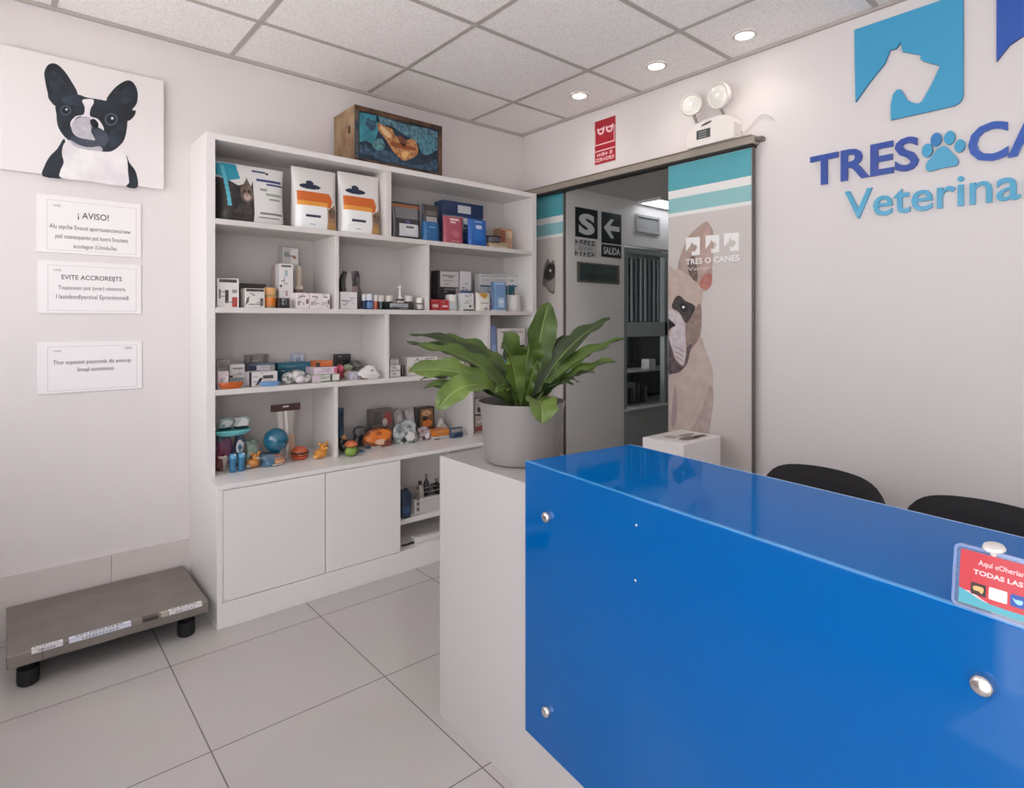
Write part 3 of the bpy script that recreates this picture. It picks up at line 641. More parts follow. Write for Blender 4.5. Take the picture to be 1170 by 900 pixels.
for i, (a0, a1, mt, mt2) in enumerate(((.0205, .0370, M('#2a1512', .35), M('#c99a60', .4)), (.0400, .0590, LGW, M('#a9a5ac', .4)), (.0620, .0765, M('#123f8c', .3), M('#86b8e4', .4)), (.0800, .0985, LGW, M('#a9a5ac', .4)), (.1015, .118, LGW, M('#a9a5ac', .4)))):
    mb.prism(rrect(a0, a1, .0235, .0385, .0012 if i != 2 else .003), FH, .0008, .001, mt, back=False); w_ = a1-a0
    if i == 0: mb.prism(smooth([(a0+.2*w_, .034), (a0+.8*w_, .0345), (a0+.82*w_, .029), (a0+.7*w_, .0265), (a0+.55*w_, .029), (a0+.22*w_, .029)], 3), FH, .001, .0012, mt2, back=False)
    elif i == 2: mb.prism(smooth([(a0+.15*w_, .034), (a0+.35*w_, .0325), (a0+.85*w_, .033), (a0+.8*w_, .028), (a0+.5*w_, .0275), (a0+.3*w_, .030)], 3), FH, .001, .0012, mt2, back=False)
    else: scribble(mb, FH, a0+.2*w_, a1-.2*w_, .029, .033, mt2, 5, .001, .0012, i)
WI = M('#d9b6b8', .4)
mb.text('Aquí «Oheríar...', FH, .0275, .080, .060, .0685, WI, .0007, .001, .01); mb.text('TODAS LAS TARJETAS', FH, .0225, .120, .0475, .0555, WI, .0007, .001, .03)
mb.text('©', FH, .078, .084, .0095, .0150, M('#35383c', .4), .0007, .001)
mb.build('payment_card', t2)['label'] = 'red and teal printed card'
mb = HB(); T = Matrix.Translation(FH(.043, HH+.006, .001)) @ Matrix.Rotation(-.22, 4, 'Y')
mb.lathe([(0, .0025), (.008, .003), (.011, .0015), (.0125, -.002), (.0115, -.003), (.006, -.006), (.004, -.012)], M('#cfc9c4', .3, coat=.3), n=24, T=T); mb.build('suction_cup', t2, smooth=True)['label'] = 'white suction cup'

# ================================================================ POTTED FERN
PC = Vector((-1.607, -1.815, .8803))
t = thing('potted_fern', 'bird nest fern in round grey pot on the white desk end', 'potted plant', PC)
mb = MB(); GP = M('#827c79', .55, noise=.03, nscale=4)
mb.lathe([(0, 0), (.108, 0), (.118, .004), (.122, .012), (.138, .176), (.143, .192), (.1435, .196), (.139, .1965), (.134, .190), (.128, .16), (0, .158)], GP, PC, 64); mb.build('pot', t, smooth=30)['label'] = 'round grey pot'
mb = MB(); mb.lathe([(.1275, .1585), (.09, .166), (.05, .170), (0, .172)], M('#231c17', .95, bump=.8, bscale=120), PC, 40); mb.build('soil', t, smooth=True)
LG = M('#4a5d24', .42, hex2='#3a4c1c', nscale=18, bump=.15, bscale=60, spec=.4); LD = M('#2f401a', .45, hex2='#243314', nscale=18, bump=.15, bscale=60); LL = M('#5f7430', .42, hex2='#4a5d24', nscale=16, bump=.15, bscale=60)
RIB = M('#7b8a4c', .45)
fb = MB()
cfw = (PC-CAM).dot(FW)
def frond(base, ctrl, tip, w, mt, twist=0., wave=.012, ph=0., tipw=.25, face=None, peak=.6):
    N = 22; b, c, e = Vector(base), Vector(ctrl), Vector(tip); rows = []
    side0 = None
    for i in range(N+1):
        s = i/N; p = b*(1-s)**2 + c*2*s*(1-s) + e*s*s; tg = ((c-b)*(1-s)+(e-c)*s).normalized()
        ref = Vector((0, 0, 1)) if face is None else Vector(face)
        sd = tg.cross(ref)
        if sd.length < .05: sd = tg.cross(Vector((0, 1, 0)))
        sd.normalize(); up = sd.cross(tg).normalized()
        if side0 and sd.dot(side0) < 0: sd = -sd; up = -up
        side0 = sd
        a = twist*s; sd2 = sd*math.cos(a) + up*math.sin(a); up2 = up*math.cos(a) - sd*math.sin(a)
        if s < peak: wd = w*(.20 + .80*math.sin(PI/2*s/peak)**1.1)
        else: q = (s-peak)/(1-peak); wd = w*max(.03, math.sqrt(max(0, 1-q**2))*(1-.25*q))
        wd *= 1+.05*math.sin(s*27+ph*3)
        row = []
        for k, f in enumerate((-1, -.62, -.25, -.05, .05, .25, .62, 1)):
            wv = wave*math.sin(s*24+ph+(1 if f > 0 else 0))*abs(f)**2*min(1, s*3)
            row.append(p + sd2*wd*f*(1+.05*math.sin(s*31+ph*2)*(abs(f) > .9)) + up2*(abs(f)*wd*.28 + wv - (.002 if abs(f) < .1 else 0)))
        rows.append(row)
    vs = [q for r in rows for q in r]; fs, rb = [], []
    for i in range(N):
        for k in range(7): (rb if k == 3 else fs).append([i*8+k, i*8+k+1, (i+1)*8+k+1, (i+1)*8+k])
    o = len(fb.v); fb.v += vs
    for L, m_ in ((fs, mt), (rb, RIB)):
        i_ = fb.mi(m_)
        for f in L: fb.f.append([o+k for k in f]); fb.m.append(i_)
BZ0 = 1.050
def base(du, df=0.): 
    p = PC + RT*du + FW*df; p.z = BZ0; return p
# tips and bends: (u, v, distance from the pot axis away from the camera)
for (du, df), (cu, cv, cf), (tu, tv, tf), w, mt, tw, ph, face, pk in (
    ((-.02, .03), (560, 392, .06), (468, 381, .14), .040, LD, .2, 0., (0, -.3, 1), .55),
    ((-.03, .02), (545, 398, .05), (465, 391, .08), .034, LD, .2, 1., (0, -.2, 1), .6),
    ((-.03, .00), (560, 402, .00), (478, 395, .04), .044, LG, .2, 2., (0, -.5, 1), .5),
    ((-.02, .05), (572, 396, .10), (505, 384, .18), .040, LG, .2, 2.5, (0, -.5, 1), .55),
    ((-.03, -.02), (548, 412, -.05), (467, 424, -.08), .040, LL, .35, 3., (0, -.7, 1), .76),
    ((-.03, -.01), (548, 428, .02), (484, 443, .03), .026, LG, .2, 4., (0, -.5, 1), .72),
    ((-.03, .01), (548, 418, .05), (480, 433, .08), .026, LD, .2, 4.5, (0, -.4, 1), .65),
    ((-.03, -.03), (542, 410, -.12), (499, 468, -.15), .042, LL, .3, 5., (.3, -.6, 1), .74),
    ((-.02, -.02), (560, 430, -.03), (515, 452, .06), .022, LD, .1, 6., (0, -.4, 1), .6),
    ((-.03, .02), (552, 412, .09), (520, 402, .14), .030, LD, .1, 6.5, (0, -.5, 1), .6),
    ((.03, .04), (612, 400, .05), (627, 345, .09), .052, LG, .0, 7., (-.3, -.9, .3), .70),
    ((-.01, -.01), (588, 398, -.03), (573, 392, -.12), .056, LL, .0, 8., (-.25, -.9, .5), .80),
    ((.00, .01), (602, 402, .0), (606, 391, -.07), .050, LG, .0, 8.7, (-.45, -.8, .5), .76),
    ((.03, .03), (640, 388, .05), (697, 364, .14), .034, LD, .3, 9., (-.2, -.6, 1), .66),
    ((.03, .05), (632, 392, .10), (672, 378, .22), .028, LD, .3, 9.4, (-.2, -.6, 1), .6),
    ((.03, .02), (645, 406, .02), (713, 387, .06), .034, LG, .3, 10., (-.2, -.5, 1), .64),
    ((.03, .03), (640, 410, .06), (690, 396, .12), .030, LD, .3, 10.5, (-.2, -.5, 1), .6),
    ((.03, .01), (642, 424, .0), (703, 412, -.02), .028, LG, .25, 11., (-.2, -.6, 1), .80),
    ((.03, .0), (640, 428, -.06), (679, 424, -.10), .018, LD, .2, 12., None, .6),
    ((.03, .03), (636, 422, .08), (662, 436, .12), .024, LD, .2, 13., (-.2, -.4, 1), .6),
    ((.01, -.02), (624, 440, -.17), (619, 484, -.19), .048, LL, .0, 14., (-.3, -.8, .9), .70),
    ((.02, -.02), (630, 425, -.05), (655, 440, -.12), .020, LD, .1, 15., None, .6),
    ((-.01, .04), (590, 405, .15), (575, 392, .22), .035, LD, .0, 16., (-.2, -.8, .5), .6),
    ((.02, .04), (622, 405, .12), (646, 385, .2), .030, LD, .0, 16.5, (-.3, -.8, .5), .6),
    ((.01, .0), (606, 428, -.04), (614, 410, -.06), .016, LG, .0, 17., (-.4, -.8, .3), .5),
    ((-.01, .0), (585, 432, -.06), (566, 447, -.12), .020, LG, .1, 18., (0, -.5, 1), .6)):
    frond(base(du, df), deep(cu, cv, cfw+cf), deep(tu, tv, cfw+tf), w, mt, tw, .007, ph, face=face, peak=pk)
fo = fb.build('foliage', t, smooth=60)
fo['label'] = 'long glossy green wavy leaves'

# ================================================================ PEDESTAL, CHAIRS
zp = .756
P_ = [hit(u, v, 2, zp) for u, v in ((735.6, 499), (779, 490), (824.6, 498.5), (777, 507.7))]
px0 = (P_[0].x+P_[3].x)/2; px1 = (P_[1].x+P_[2].x)/2; py1 = (P_[0].y+P_[1].y)/2; py0 = (P_[2].y+P_[3].y)/2
t = thing('white_pedestal', 'small square white pedestal by the glass door with printed sheet on top', 'pedestal', ((px0+px1)/2, (py0+py1)/2, 0))
mb = MB(); mb.box(px0, px1, py0, py1, .05, zp, M('#ece8e6', .35, coat=.2), .004, 2); mb.build('cabinet_body', t)
mb = MB(); mb.box(px0+.02, px1-.02, py0+.02, py1-.02, 0, .0499, M('#8a8683', .4), .002); mb.build('toe_kick', t)
mb = MB(); q = lambda a, b: (px0+a*(px1-px0), py0+b*(py1-py0))
mb.prism([q(.12, .10), q(.92, .10), q(.92, .86), q(.12, .86)], FZ(zp), .0001, .0006, M('#d9d5d3', .4))
for a, b, c, d, h in ((.3, .18, .62, .40, '#6b6664'), (.5, .45, .80, .60, '#8c8785'), (.25, .5, .42, .72, '#a5a09e'), (.6, .2, .85, .34, '#4d4a49')): mb.prism(smooth([q(a, b), q(c, b), q(c, d), q(a, d)], 3), FZ(zp), .0006, .0007, M(h, .5), back=False)
mb.build('printed_sheet', t)

def chair(label, yc, xw):
    xs = -.40
    t = thing('waiting_chair', label, 'chair', (xs-.22, yc, 0), 0, 'black chairs along the logo wall')
    mb = MB(); UP = M('#17161a', .75, bump=.1, bscale=300)
    # curved upholstered backrest
    n, m_ = 24, 10; vs = []
    for sgn in (1, -1):
        for j in range(m_+1):
            for i in range(n+1):
                a = -1+2*i/n; b = j/m_
                zt = ztop*1 - (1-xw)*.3 - .030*abs(a)**2*xw - .075*abs(a)**7 - .012*xw
                z = .49 + (zt-.49)*b
                wd = .258*(1-.05*b)
                x = xs + .035*(1-a*a)*1.0 + .05*b + sgn*.016*math.sqrt(max(0, 1-abs(a)**6))*min(1, 4*b+.3)*min(1, 5*(1-b)+.15)
                vs.append((x, yc+wd*a, z))
    fs = []
    L = (n+1)*(m_+1)
    for j in range(m_):
        for i in range(n):
            k = j*(n+1)+i; fs.append([k, k+n+1, k+n+2, k+1]); fs.append([L+k, L+k+1, L+k+n+2, L+k+n+1])
    ring = [i for i in range(n+1)] + [j*(n+1)+n for j in range(1, m_+1)] + [m_*(n+1)+i for i in range(n-1, -1, -1)] + [j*(n+1) for j in range(m_-1, 0, -1)]
    for i in range(len(ring)): a, b = ring[i], ring[(i+1) % len(ring)]; fs.append([a, b, L+b, L+a])
    mb.add(vs, fs, UP); mb.build('backrest', t, smooth=50)
    mb = MB(); mb.box(xs-.44, xs-.01, yc-.23, yc+.23, .42, .475, UP, .02, 3); mb.build('seat', t, smooth=40)
    for sy in (-.2, .2):
        mb = MB(); mb.tube(spline([(xs+.03, yc+sy, .55), (xs, yc+sy, .43), (xs-.02, yc+sy, .40), (xs+.02, yc+sy, .012)], 5), .011, BLACK); mb.build('leg', t, smooth=50)
        mb = MB(); mb.tube([(xs-.40, yc+sy, .43), (xs-.42, yc+sy, .012)], .011, BLACK); mb.build('leg', t, smooth=50)
        mb = MB(); mb.tube([(xs-.40, yc+sy, .408), (xs-.01, yc+sy, .408)], .009, BLACK); mb.build('seat_rail', t, smooth=50)
    return t
ztop = zat_b = hit(930, 531, 0, -.36).z
yA = (hit(868, 540, 0, -.40).y + hit(1005, 574, 0, -.40).y)/2
chair('black upholstered chair next to the glass door, only its back showing', yA, 1.)
chair('black upholstered chair nearer the payment card, only its back showing', yA-.54, .95)

# ================================================================ WALL B: logo, red sign, emergency light
t = thing('wall_logo', 'large raised blue TRES CANES Veterinaria sign with dog emblems on wall', 'wall sign', (0, -2.6, 1.75))
FW_ = FB(0); CY = M('#3d9fca', .4, coat=.2); NB = M('#24489f', .4, coat=.2); NB2 = M('#2a57b0', .4, coat=.2); CY2 = M('#4da6cc', .4, coat=.2); MB2 = M('#2f7dbd', .4, coat=.2)
SIDE = M('#2c6f97', .5); SIDE2 = M('#1b3278', .5); D0, D1 = .001, .013
xr = 0.
def lg(pts): return onB(C(pts, 900, 0, 3.3333), -.013)
eA, eB = -hit(976, 60, 0, -.013).y, -hit(1100.5, 60, 0, -.013).y
zT, zB_ = hit(976, 34.5, 0, -.013).z, hit(1019, 136, 0, -.013).z
em = lg([(258, 112), (668, -12)]) ; topz = em[0][1]
dog = lg([(393, 457), (392, 400), (400, 360), (415, 341), (430, 340), (440, 355), (455, 380), (475, 390), (497, 394), (512, 385), (548, 320), (580, 250), (515, 232), (503, 222), (510, 210), (437, 196), (430, 160), (412, 185), (390, 190), (370, 240), (310, 315), (258, 388)])
botz = dog[0][1]
rb = [(eB-.03, botz), (eB-.014, botz+.006), (eB-.005, botz+.016), (eB, botz+.035)]
poly = [(eA, topz), dog[-1]] + dog[-2:0:-1] + [dog[0]] + rb + [(eB, topz)]
mb = MB(); mb.prism(poly, FW_, D0, D1, CY, SIDE); mb.build('dog_emblem', t)
# second and third emblems (mostly past the frame)
pit = .545
zc_ = hit(1139, 70, 0, -.013).z
e2 = -hit(1138.5, 60, 0, -.013).y; ew = eB-eA
for k, mt in ((0, NB2), (1, CY)):
    a = e2 + k*(ew+.11); mb = MB(); h = topz-botz
    pl_ = [(a, topz), (a, zc_), (a+.10*ew, zc_+.05), (a+.34*ew, zc_+.22*h), (a+.40*ew, zc_+.32*h), (a+.46*ew, zc_+.30*h), (a+.62*ew, zc_+.26*h), (a+.8*ew, zc_+.16*h), (a+.78*ew, zc_-.02*h), (a+.60*ew, zc_-.14*h), (a+.45*ew, zc_-.06*h), (a+.36*ew, botz)] + [(a+ew+q[0]-eB, q[1]) for q in rb] + [(a+ew, topz)]
    mb.prism(pl_, FW_, D0, D1, mt, SIDE2); mb.build('dog_emblem', t)
# lettering, one letter height all along
def letters(name, s, u0, v0t, v0b, u1, mat, side, off, parent=t, n=None):
    pa = onB([(u0, v0b), (u1, v0b)], -.013); pt = onB([(u0, v0t)], -.013)[0]
    mb = MB(); mb.text(s, FW_, pa[0][0], pa[1][0], pa[0][1], pt[1], mat, D0, D1, off); return mb.build(name, parent), pa
letters('word_tres', 'TRES', 925.5, 179, 213.5, 1049.5, NB, SIDE2, .022)
pc = onB([(1107, 183), (1107, 143)], -.013)
a0 = -hit(1106, 160, 0, -.013).y; zb1, zt1 = pc[0][1], pc[1][1]
zt_tr = onB([(925.5, 179)], -.013)[0][1]; zb_tr = onB([(936, 213.5)], -.013)[0][1]
mb = MB(); mb.text('CANES', FW_, a0, a0+.575, zb_tr-.008, zt_tr-.008, NB2, D0, D1, .022); mb.build('word_canes', t)
v0 = onB([(965, 222), (981, 249.5)], -.013)
a0 = v0[0][0]; aI = -hit(1172, 230, 0, -.013).y
mb = MB(); mb.text('Veterinaria', FW_, a0, a0+(aI-a0)*1.27, v0[1][1], v0[0][1]+.012, CY2, D0, D1, .008); mb.build('word_veterinaria', t)
# paw
def pw(pts): return onB(C(pts, 900, 0, 3.3333), -.013)
mb = MB(); mb.prism(smooth(pw([(590, 556), (570, 566), (548, 596), (528, 622), (526, 642), (540, 652), (585, 640), (622, 634), (644, 628), (649, 610), (636, 592), (614, 568), (603, 558)]), 4), FW_, D0, D1, CY2, SIDE); mb.build('paw_pad', t)
for cx, cy, rx, ry, mt in ((531, 572, 21, 26, CY), (565, 531, 21, 26, MB2), (616, 524, 21, 26, CY), (655, 555, 20, 25, CY)):
    mb = MB(); mb.prism(pw([(cx+rx*math.cos(a_)*1.0, cy-.22*rx*math.cos(a_)+ry*math.sin(a_)) for a_ in [2*PI*k/24 for k in range(24)]]), FW_, D0, D1, mt, SIDE); mb.build('paw_toe', t)

# red fire sign
q = onB([(680, 140), (703.5, 131.5), (703.5, 182.5), (680, 189)], 0)
a0, a1 = q[0][0], q[1][0]; z1 = (q[0][1]+q[1][1])/2; z0 = (q[2][1]+q[3][1])/2; w = a1-a0; h = z1-z0
t = thing('red_wall_sign', 'small red sign with white symbols high between ceiling and door rail', 'sign', (0, -(a0+a1)/2, z0))
F = FB(-.004); RD = M('#a8202f', .4); PKW = M('#f0c9cb', .45)
mb = MB(); mb.box(-.004, -.0005, -a1, -a0, z0, z1, RD, .0008); mb.build('plate', t)
mb = MB(); r_ = lambda a, b, c, d, m_=PKW, lv=0: mb.prism([(a0+a*w, z0+c*h), (a0+b*w, z0+c*h), (a0+b*w, z0+d*h), (a0+a*w, z0+d*h)], F, .0002+lv*.0003, .0005+lv*.0003, m_)
r_(.02, .98, .43, .455); r_(.02, .98, .285, .31); r_(.02, .04, .45, .78); r_(.94, .97, .45, .80)
for k in (0, 1):
    x_ = .13+k*.42; mb.prism(smooth([(a0+(x_+p_[0]*.36)*w, z0+(.66+p_[1]*.17)*h) for p_ in ((0, 1), (.25, .85), (.7, .9), (1, 1), (.95, .5), (.8, .1), (.5, 0), (.2, .15), (.02, .5))], 3), F, .0002, .0005, PKW)
    mb.prism([(a0+(x_+.1)*w, z0+.72*h), (a0+(x_+.25)*w, z0+.70*h), (a0+(x_+.25)*w, z0+.77*h), (a0+(x_+.1)*w, z0+.77*h)], F, .0005, .0008, RD)
scribble(mb, F, a0+.12*w, a0+.66*w, z0+.165*h, z0+.245*h, PKW, 5, seed=4, fill=.85); scribble(mb, F, a0+.74*w, a0+.86*w, z0+.165*h, z0+.25*h, PKW, 1, seed=9, fill=.95); scribble(mb, F, a0+.05*w, a1-.05*w, z0+.05*h, z0+.13*h, PKW, 9, seed=6, fill=.85)
mb.build('lettering', t)

# emergency light
xe = -.085
q = onB([(784.5, 171), (838.5, 157)], xe); a0, a1 = q[0][0], q[1][0]; zb0 = 2.2727; w = a1-a0
zt0 = hit(824, 131, 0, xe).z; h = zt0-zb0
t = thing('emergency_light', 'white emergency light with two round lamps above the door rail', 'emergency light', (0, -(a0+a1)/2, zb0))
EW = M('#e6e0dc', .4, coat=.15)
mb = MB(); mb.prism([(a0, zb0), (a1, zb0), (a1+.0, zb0+.62*h), (a1-.06*w, zb0+.84*h), (a1-.2*w, zb0+.97*h), (a0+.66*w, zt0), (a0+.42*w, zb0+.98*h), (a0+.2*w, zb0+.86*h), (a0+.07*w, zb0+.70*h), (a0+.01*w, zb0+.55*h)], FB(0), .001, -xe, EW); mb.build('housing', t)
F = FB(xe)
mb = MB(); mb.prism([(a0+.22*w, zb0+.26*h), (a0+.52*w, zb0+.26*h), (a0+.52*w, zb0+.62*h), (a0+.22*w, zb0+.62*h)], F, .0003, .001, M('#474a49', .3, coat=.4)); 
for k in range(3): mb.prism([(a0+.27*w, zb0+(.31+.1*k)*h), (a0+.44*w, zb0+(.31+.1*k)*h), (a0+.44*w, zb0+(.35+.1*k)*h), (a0+.27*w, zb0+(.35+.1*k)*h)], F, .001, .0014, M('#8d938f', .4))
mb.build('label_plate', t)
mb = MB(); mb.prism(smooth([(a0+.33*w, zb0+.75*h), (a0+.5*w, zb0+.80*h), (a0+.55*w, zb0+.88*h), (a0+.48*w, zb0+.88*h), (a0+.36*w, zb0+.83*h)], 3), F, .0003, .001, M('#55504d', .4)); mb.build('grip_slot', t)
for (u, v, r, yaw, pit_) in ((790, 119.5, .058, .35, .12), (821, 109.5, .066, -.1, .12)):
    c = hit(u, v, 0, xe-.01); mb = MB()
    T = Matrix.Translation(c) @ Matrix.Rotation(yaw, 4, 'Z') @ Matrix.Rotation(-PI/2-pit_, 4, 'Y')
    mb.lathe([(0, -.055), (r*.5, -.052), (r*.85, -.035), (r, -.008), (r*1.02, .004), (r*.96, .010), (r*.86, .009)], EW, n=36, T=T); hd = mb.build('lamp_head', t, smooth=40)
    mb = MB(); mb.lathe([(r*.86, .0088), (r*.84, .004), (r*.6, .010), (r*.3, .012), (0, .0125)], M('#f3f1ea', .12, coat=.5, noise=.12, nscale=90), n=36, T=T)
    mb.lathe([(r*.2, .0135), (r*.16, .0145), (0, .015)], M('#ffffff', .1), n=16, T=T); mb.build('lens', hd, smooth=40)
    mb = MB(); mb.tube([c + Vector((.02, 0, -r*.8)), c + Vector((.035, -.01, -r-.035))], .008, M('#8a8580', .4, .4)); mb.build('swivel_arm', t, smooth=40)
pts = [hit(u, v, 0, -.010) for u, v in ((842, 148), (850, 149.5), (858, 142), (866, 133), (874, 130), (881, 132), (885, 137))]; pts[0].x = -.012; pts[-1].x = -.002
mb = MB(); mb.tube(spline(pts, 6), .0035, EW); mb.build('cable', t, smooth=50)

# ================================================================ DOWNLIGHTS
def downlight(label, x, y, power):
    t = thing('recessed_downlight', label, 'downlight', (x, y, H), 0, 'recessed ceiling spots')
    mb = MB(); mb.lathe([(.056, -.0005), (.056, -.005), (.045, -.008), (.040, -.004)], M('#c9c4c1', .35), (x, y, H), 32); mb.build('trim_ring', t, smooth=40)
    mb = MB(); mb.lathe([(.040, -.004), (.02, -.0042), (0, -.0042)], M('#fff6ea', .5, emit=14.), (x, y, H), 32); mb.build('lens', t, smooth=40)
    ld = bpy.data.lights.new('downlight_beam', 'SPOT'); ld.energy = power; ld.color = (1, .93, .86); ld.spot_size = math.radians(130); ld.spot_blend = .9; ld.shadow_soft_size = .04
    lo = bpy.data.objects.new('downlight_beam', ld); COL.objects.link(lo); lo.location = (x, y, H-.02)
DLP = [(-.245, -.802), (-.240, -1.36), (-.205, -1.842)]
for lb, (x, y) in zip(('first ceiling spot out from the corner, above the red sign', 'middle ceiling spot, above the red sign and emergency light', 'ceiling spot nearest the emblem, beyond the emergency light'), DLP): downlight(lb, x, y, PWR)
def fill_lamp(x, y, e):  # unseen lamp added as front fill, currently left off
    t = thing('added_fill_lamp', 'square added fill lamp, unseen above the reception behind the camera', 'ceiling light', (x, y, H), 0, 'added fill lamps over the reception')
    mb = MB(); 
    for a, b, c, d in ((-.3, .3, -.3, -.28), (-.3, .3, .28, .3), (-.3, -.28, -.28, .28), (.28, .3, -.28, .28)): mb.box(x+a, x+b, y+c, y+d, H-.012, H-.005, M('#d8d6d4', .4))
    mb.build('frame', t); mb = MB(); mb.box(x-.279, x+.279, y-.279, y+.279, H-.010, H-.005, M('#fff8f0', .5, emit=e)); mb.build('diffuser', t)
# ================================================================ GOODS ON THE SHELVES
def inpat(p, a, b):
    if p[0] == 'r': return p[1] <= a <= p[2] and p[3] <= b <= p[4]
    if p[0] == 'e': return ((a-p[1])/p[3])**2 + ((b-p[2])/p[4])**2 <= 1
    if p[0] == 'g':                                             # polygon
        ins = False; q = p[1]
        for i in range(len(q)):
            (xa_, ya_), (xb_, yb_) = q[i-1], q[i]
            if (ya_ > b) != (yb_ > b) and a < (xb_-xa_)*(b-ya_)/(yb_-ya_)+xa_: ins = not ins
        return ins
def colr(c, rough=.35): return M(c, rough, coat=.2) if isinstance(c, str) else c
def pouch_geo(mb, x0, x1, zb, zt, yf, d, base_c, pat, nx=16, nz=20, top=.06, wr=.0, T=None, sag=0., rd=0.):
    bm_ = colr(base_c); pm = [(p, colr(p[-1])) for p in pat]
    def P(i, j, s):
        a = -1+2*i/nx; b = j/nz
        f = (.80+.20*min(1, b/.15)) if b < .15 else 1-(1-top)*((b-.15)/.85)**1.7
        th = max(.0015, d/2*f*math.sqrt(max(0, 1-abs(a)**5)))
        x = (x0+x1)/2 + (x1-x0)/2*a*(1-.03*math.sin(PI*b))*(1-rd*b**5-rd*.6*(1-b)**6) + rd*.02*math.sin(7*b+x1*90)*abs(a)
        wob = wr*math.sin(9*a+4*b*7)*math.sin(11*b+3*a)
        return Vector((x, yf+d/2 + s*th + wob*s, zb+(zt-zb)*b*(1 + rd*.10*math.sin(3.3*a+x1*170)) - (sag+rd*.10*(zt-zb))*a*a*b))
    for s in (-1, 1):
        by = {}
        for j in range(nz):
            for i in range(nx):
                m_ = bm_
                if s < 0:
                    a, b = (i+.5)/nx, (j+.5)/nz
                    for p, q in pm:
                        if inpat(p, a, b): m_ = q
                q = [j*(nx+1)+i, j*(nx+1)+i+1, (j+1)*(nx+1)+i+1, (j+1)*(nx+1)+i]
                by.setdefault(m_, []).append(q if s < 0 else q[::-1])
        vs = [P(i, j, s) for j in range(nz+1) for i in range(nx+1)]
        for m_, fs in by.items(): mb.add(vs, fs, m_, T)
    # bottom
    vs = [P(i, 0, s) for s in (-1, 1) for i in range(nx+1)]
    mb.add(vs, [[i, nx+1+i, nx+2+i, i+1] for i in range(nx)], bm_, T)
    for e in (0, nx):
        vs = [P(e, j, s) for s in (-1, 1) for j in range(nz+1)]
        mb.add(vs, [[j, j+1, nz+2+j, nz+1+j] for j in range(nz)], bm_, T)
def pouch(name, label, cat, group, px, zb, yf, d, base_c, pat=(), nx=14, nz=18, rz=0, **k):
    u0, u1, v0 = px; x0, x1 = xat(u0, yf), xat(u1, yf); zt = zat((u0+u1)/2, v0, yf) if v0 > 1 else zb+v0; w = (x1-x0)/2
    if name in ('toy_pack', 'wrapped_bowl', 'rope_toy_pack', 'patterned_pack', 'silver_pack', 'dark_tray_pack', 'blue_bag', 'white_sachet'): k.setdefault('rd', .30); k['wr'] = max(k.get('wr', 0), .003)
    mb = MB(); pouch_geo(mb, -w, w, 0, zt-zb, -d/2, d, base_c, pat, nx, nz, **k)
    xc = (x0+x1)/2; W = Matrix.Translation((xc, yf+d/2, zb)) @ Matrix.Rotation(rz, 4, 'Z')
    mb.v = [W @ p for p in mb.v]
    return tag(mb.build(name, origin=(xc, yf+d/2, zb), rz=rz, smooth=60), label, cat, group)
def carton(name, label, cat, group, px, zb, yf, d, base_c, pat=(), rz=0, r=.0012, top=None, tilt=0):
    u0, u1, v0 = px; x0, x1 = xat(u0, yf), xat(u1, yf); zt = zat((u0+u1)/2, v0, yf) if v0 > 1 else zb+v0; w = (x1-x0)/2; h = zt-zb
    xc = (x0+x1)/2; W = Matrix.Translation((xc, yf+d/2, zb)) @ Matrix.Rotation(rz, 4, 'Z') @ Matrix.Rotation(tilt, 4, 'Y')
    mb = MB(); b_ = colr(base_c); mb.box(-w, w, -d/2, d/2, 0, h, b_, r)
    F = lambda a, b, c: Vector((a, -d/2-c, b))
    for k, p in enumerate(pat):
        m_ = colr(p[-1]); c0 = .0003+.0002*k
        if p[0] == 'r': pts = [(-w+2*w*p[1], h*p[3]), (-w+2*w*p[2], h*p[3]), (-w+2*w*p[2], h*p[4]), (-w+2*w*p[1], h*p[4])]
        elif p[0] == 'e': pts = ell(-w+2*w*p[1], h*p[2], 2*w*p[3], h*p[4], 14)
        elif p[0] == 't': mb.text(p[1], F, -w+2*w*p[2], -w+2*w*p[3], h*p[4], h*p[5], m_, c0, c0+.0002); continue
        else: pts = [(-w+2*w*a, h*b) for a, b in p[1]]
        mb.prism(pts, F, c0, c0+.0001, m_, back=False)
    if 'box' in name or 'carton' in name or 'pack' in name:
        rg = random.Random(label); lum = sum(lin(base_c)[:3])/3 if isinstance(base_c, str) else .5
        for q in range(5):
            a0 = rg.uniform(.06, .6); a1 = min(.94, a0+rg.uniform(.08, .35)); b0 = rg.uniform(.06, .9); hh = min(.06, .003/max(h, .01)+.01)
            m_ = colr(rg.choice(('#77706e', '#8e8886', '#5f6570', '#9a8f8d') if lum > .25 else ('#8f8b8b', '#b9b4b2', '#6b6869')))
            mb.prism([(-w+2*w*a0, h*b0), (-w+2*w*a1, h*b0), (-w+2*w*a1, h*min(.98, b0+hh)), (-w+2*w*a0, h*min(.98, b0+hh))], F, .0016+.0001*q, .0017+.0001*q, m_, back=False)
    # tuck flap seam on the lid
    mb.box(-w*.96, w*.96, -d*.47, -d*.45, h-.0001, h+.0004, M('#8f8a87', .6), 0)
    if top: mb.box(-w*.9, w*.9, -d*.4, d*.42, h, h+.0004, colr(top), 0)
    mb.v = [W @ p for p in mb.v]
    return tag(mb.build(name, origin=(xc, yf+d/2, zb), rz=rz), label, cat, group)
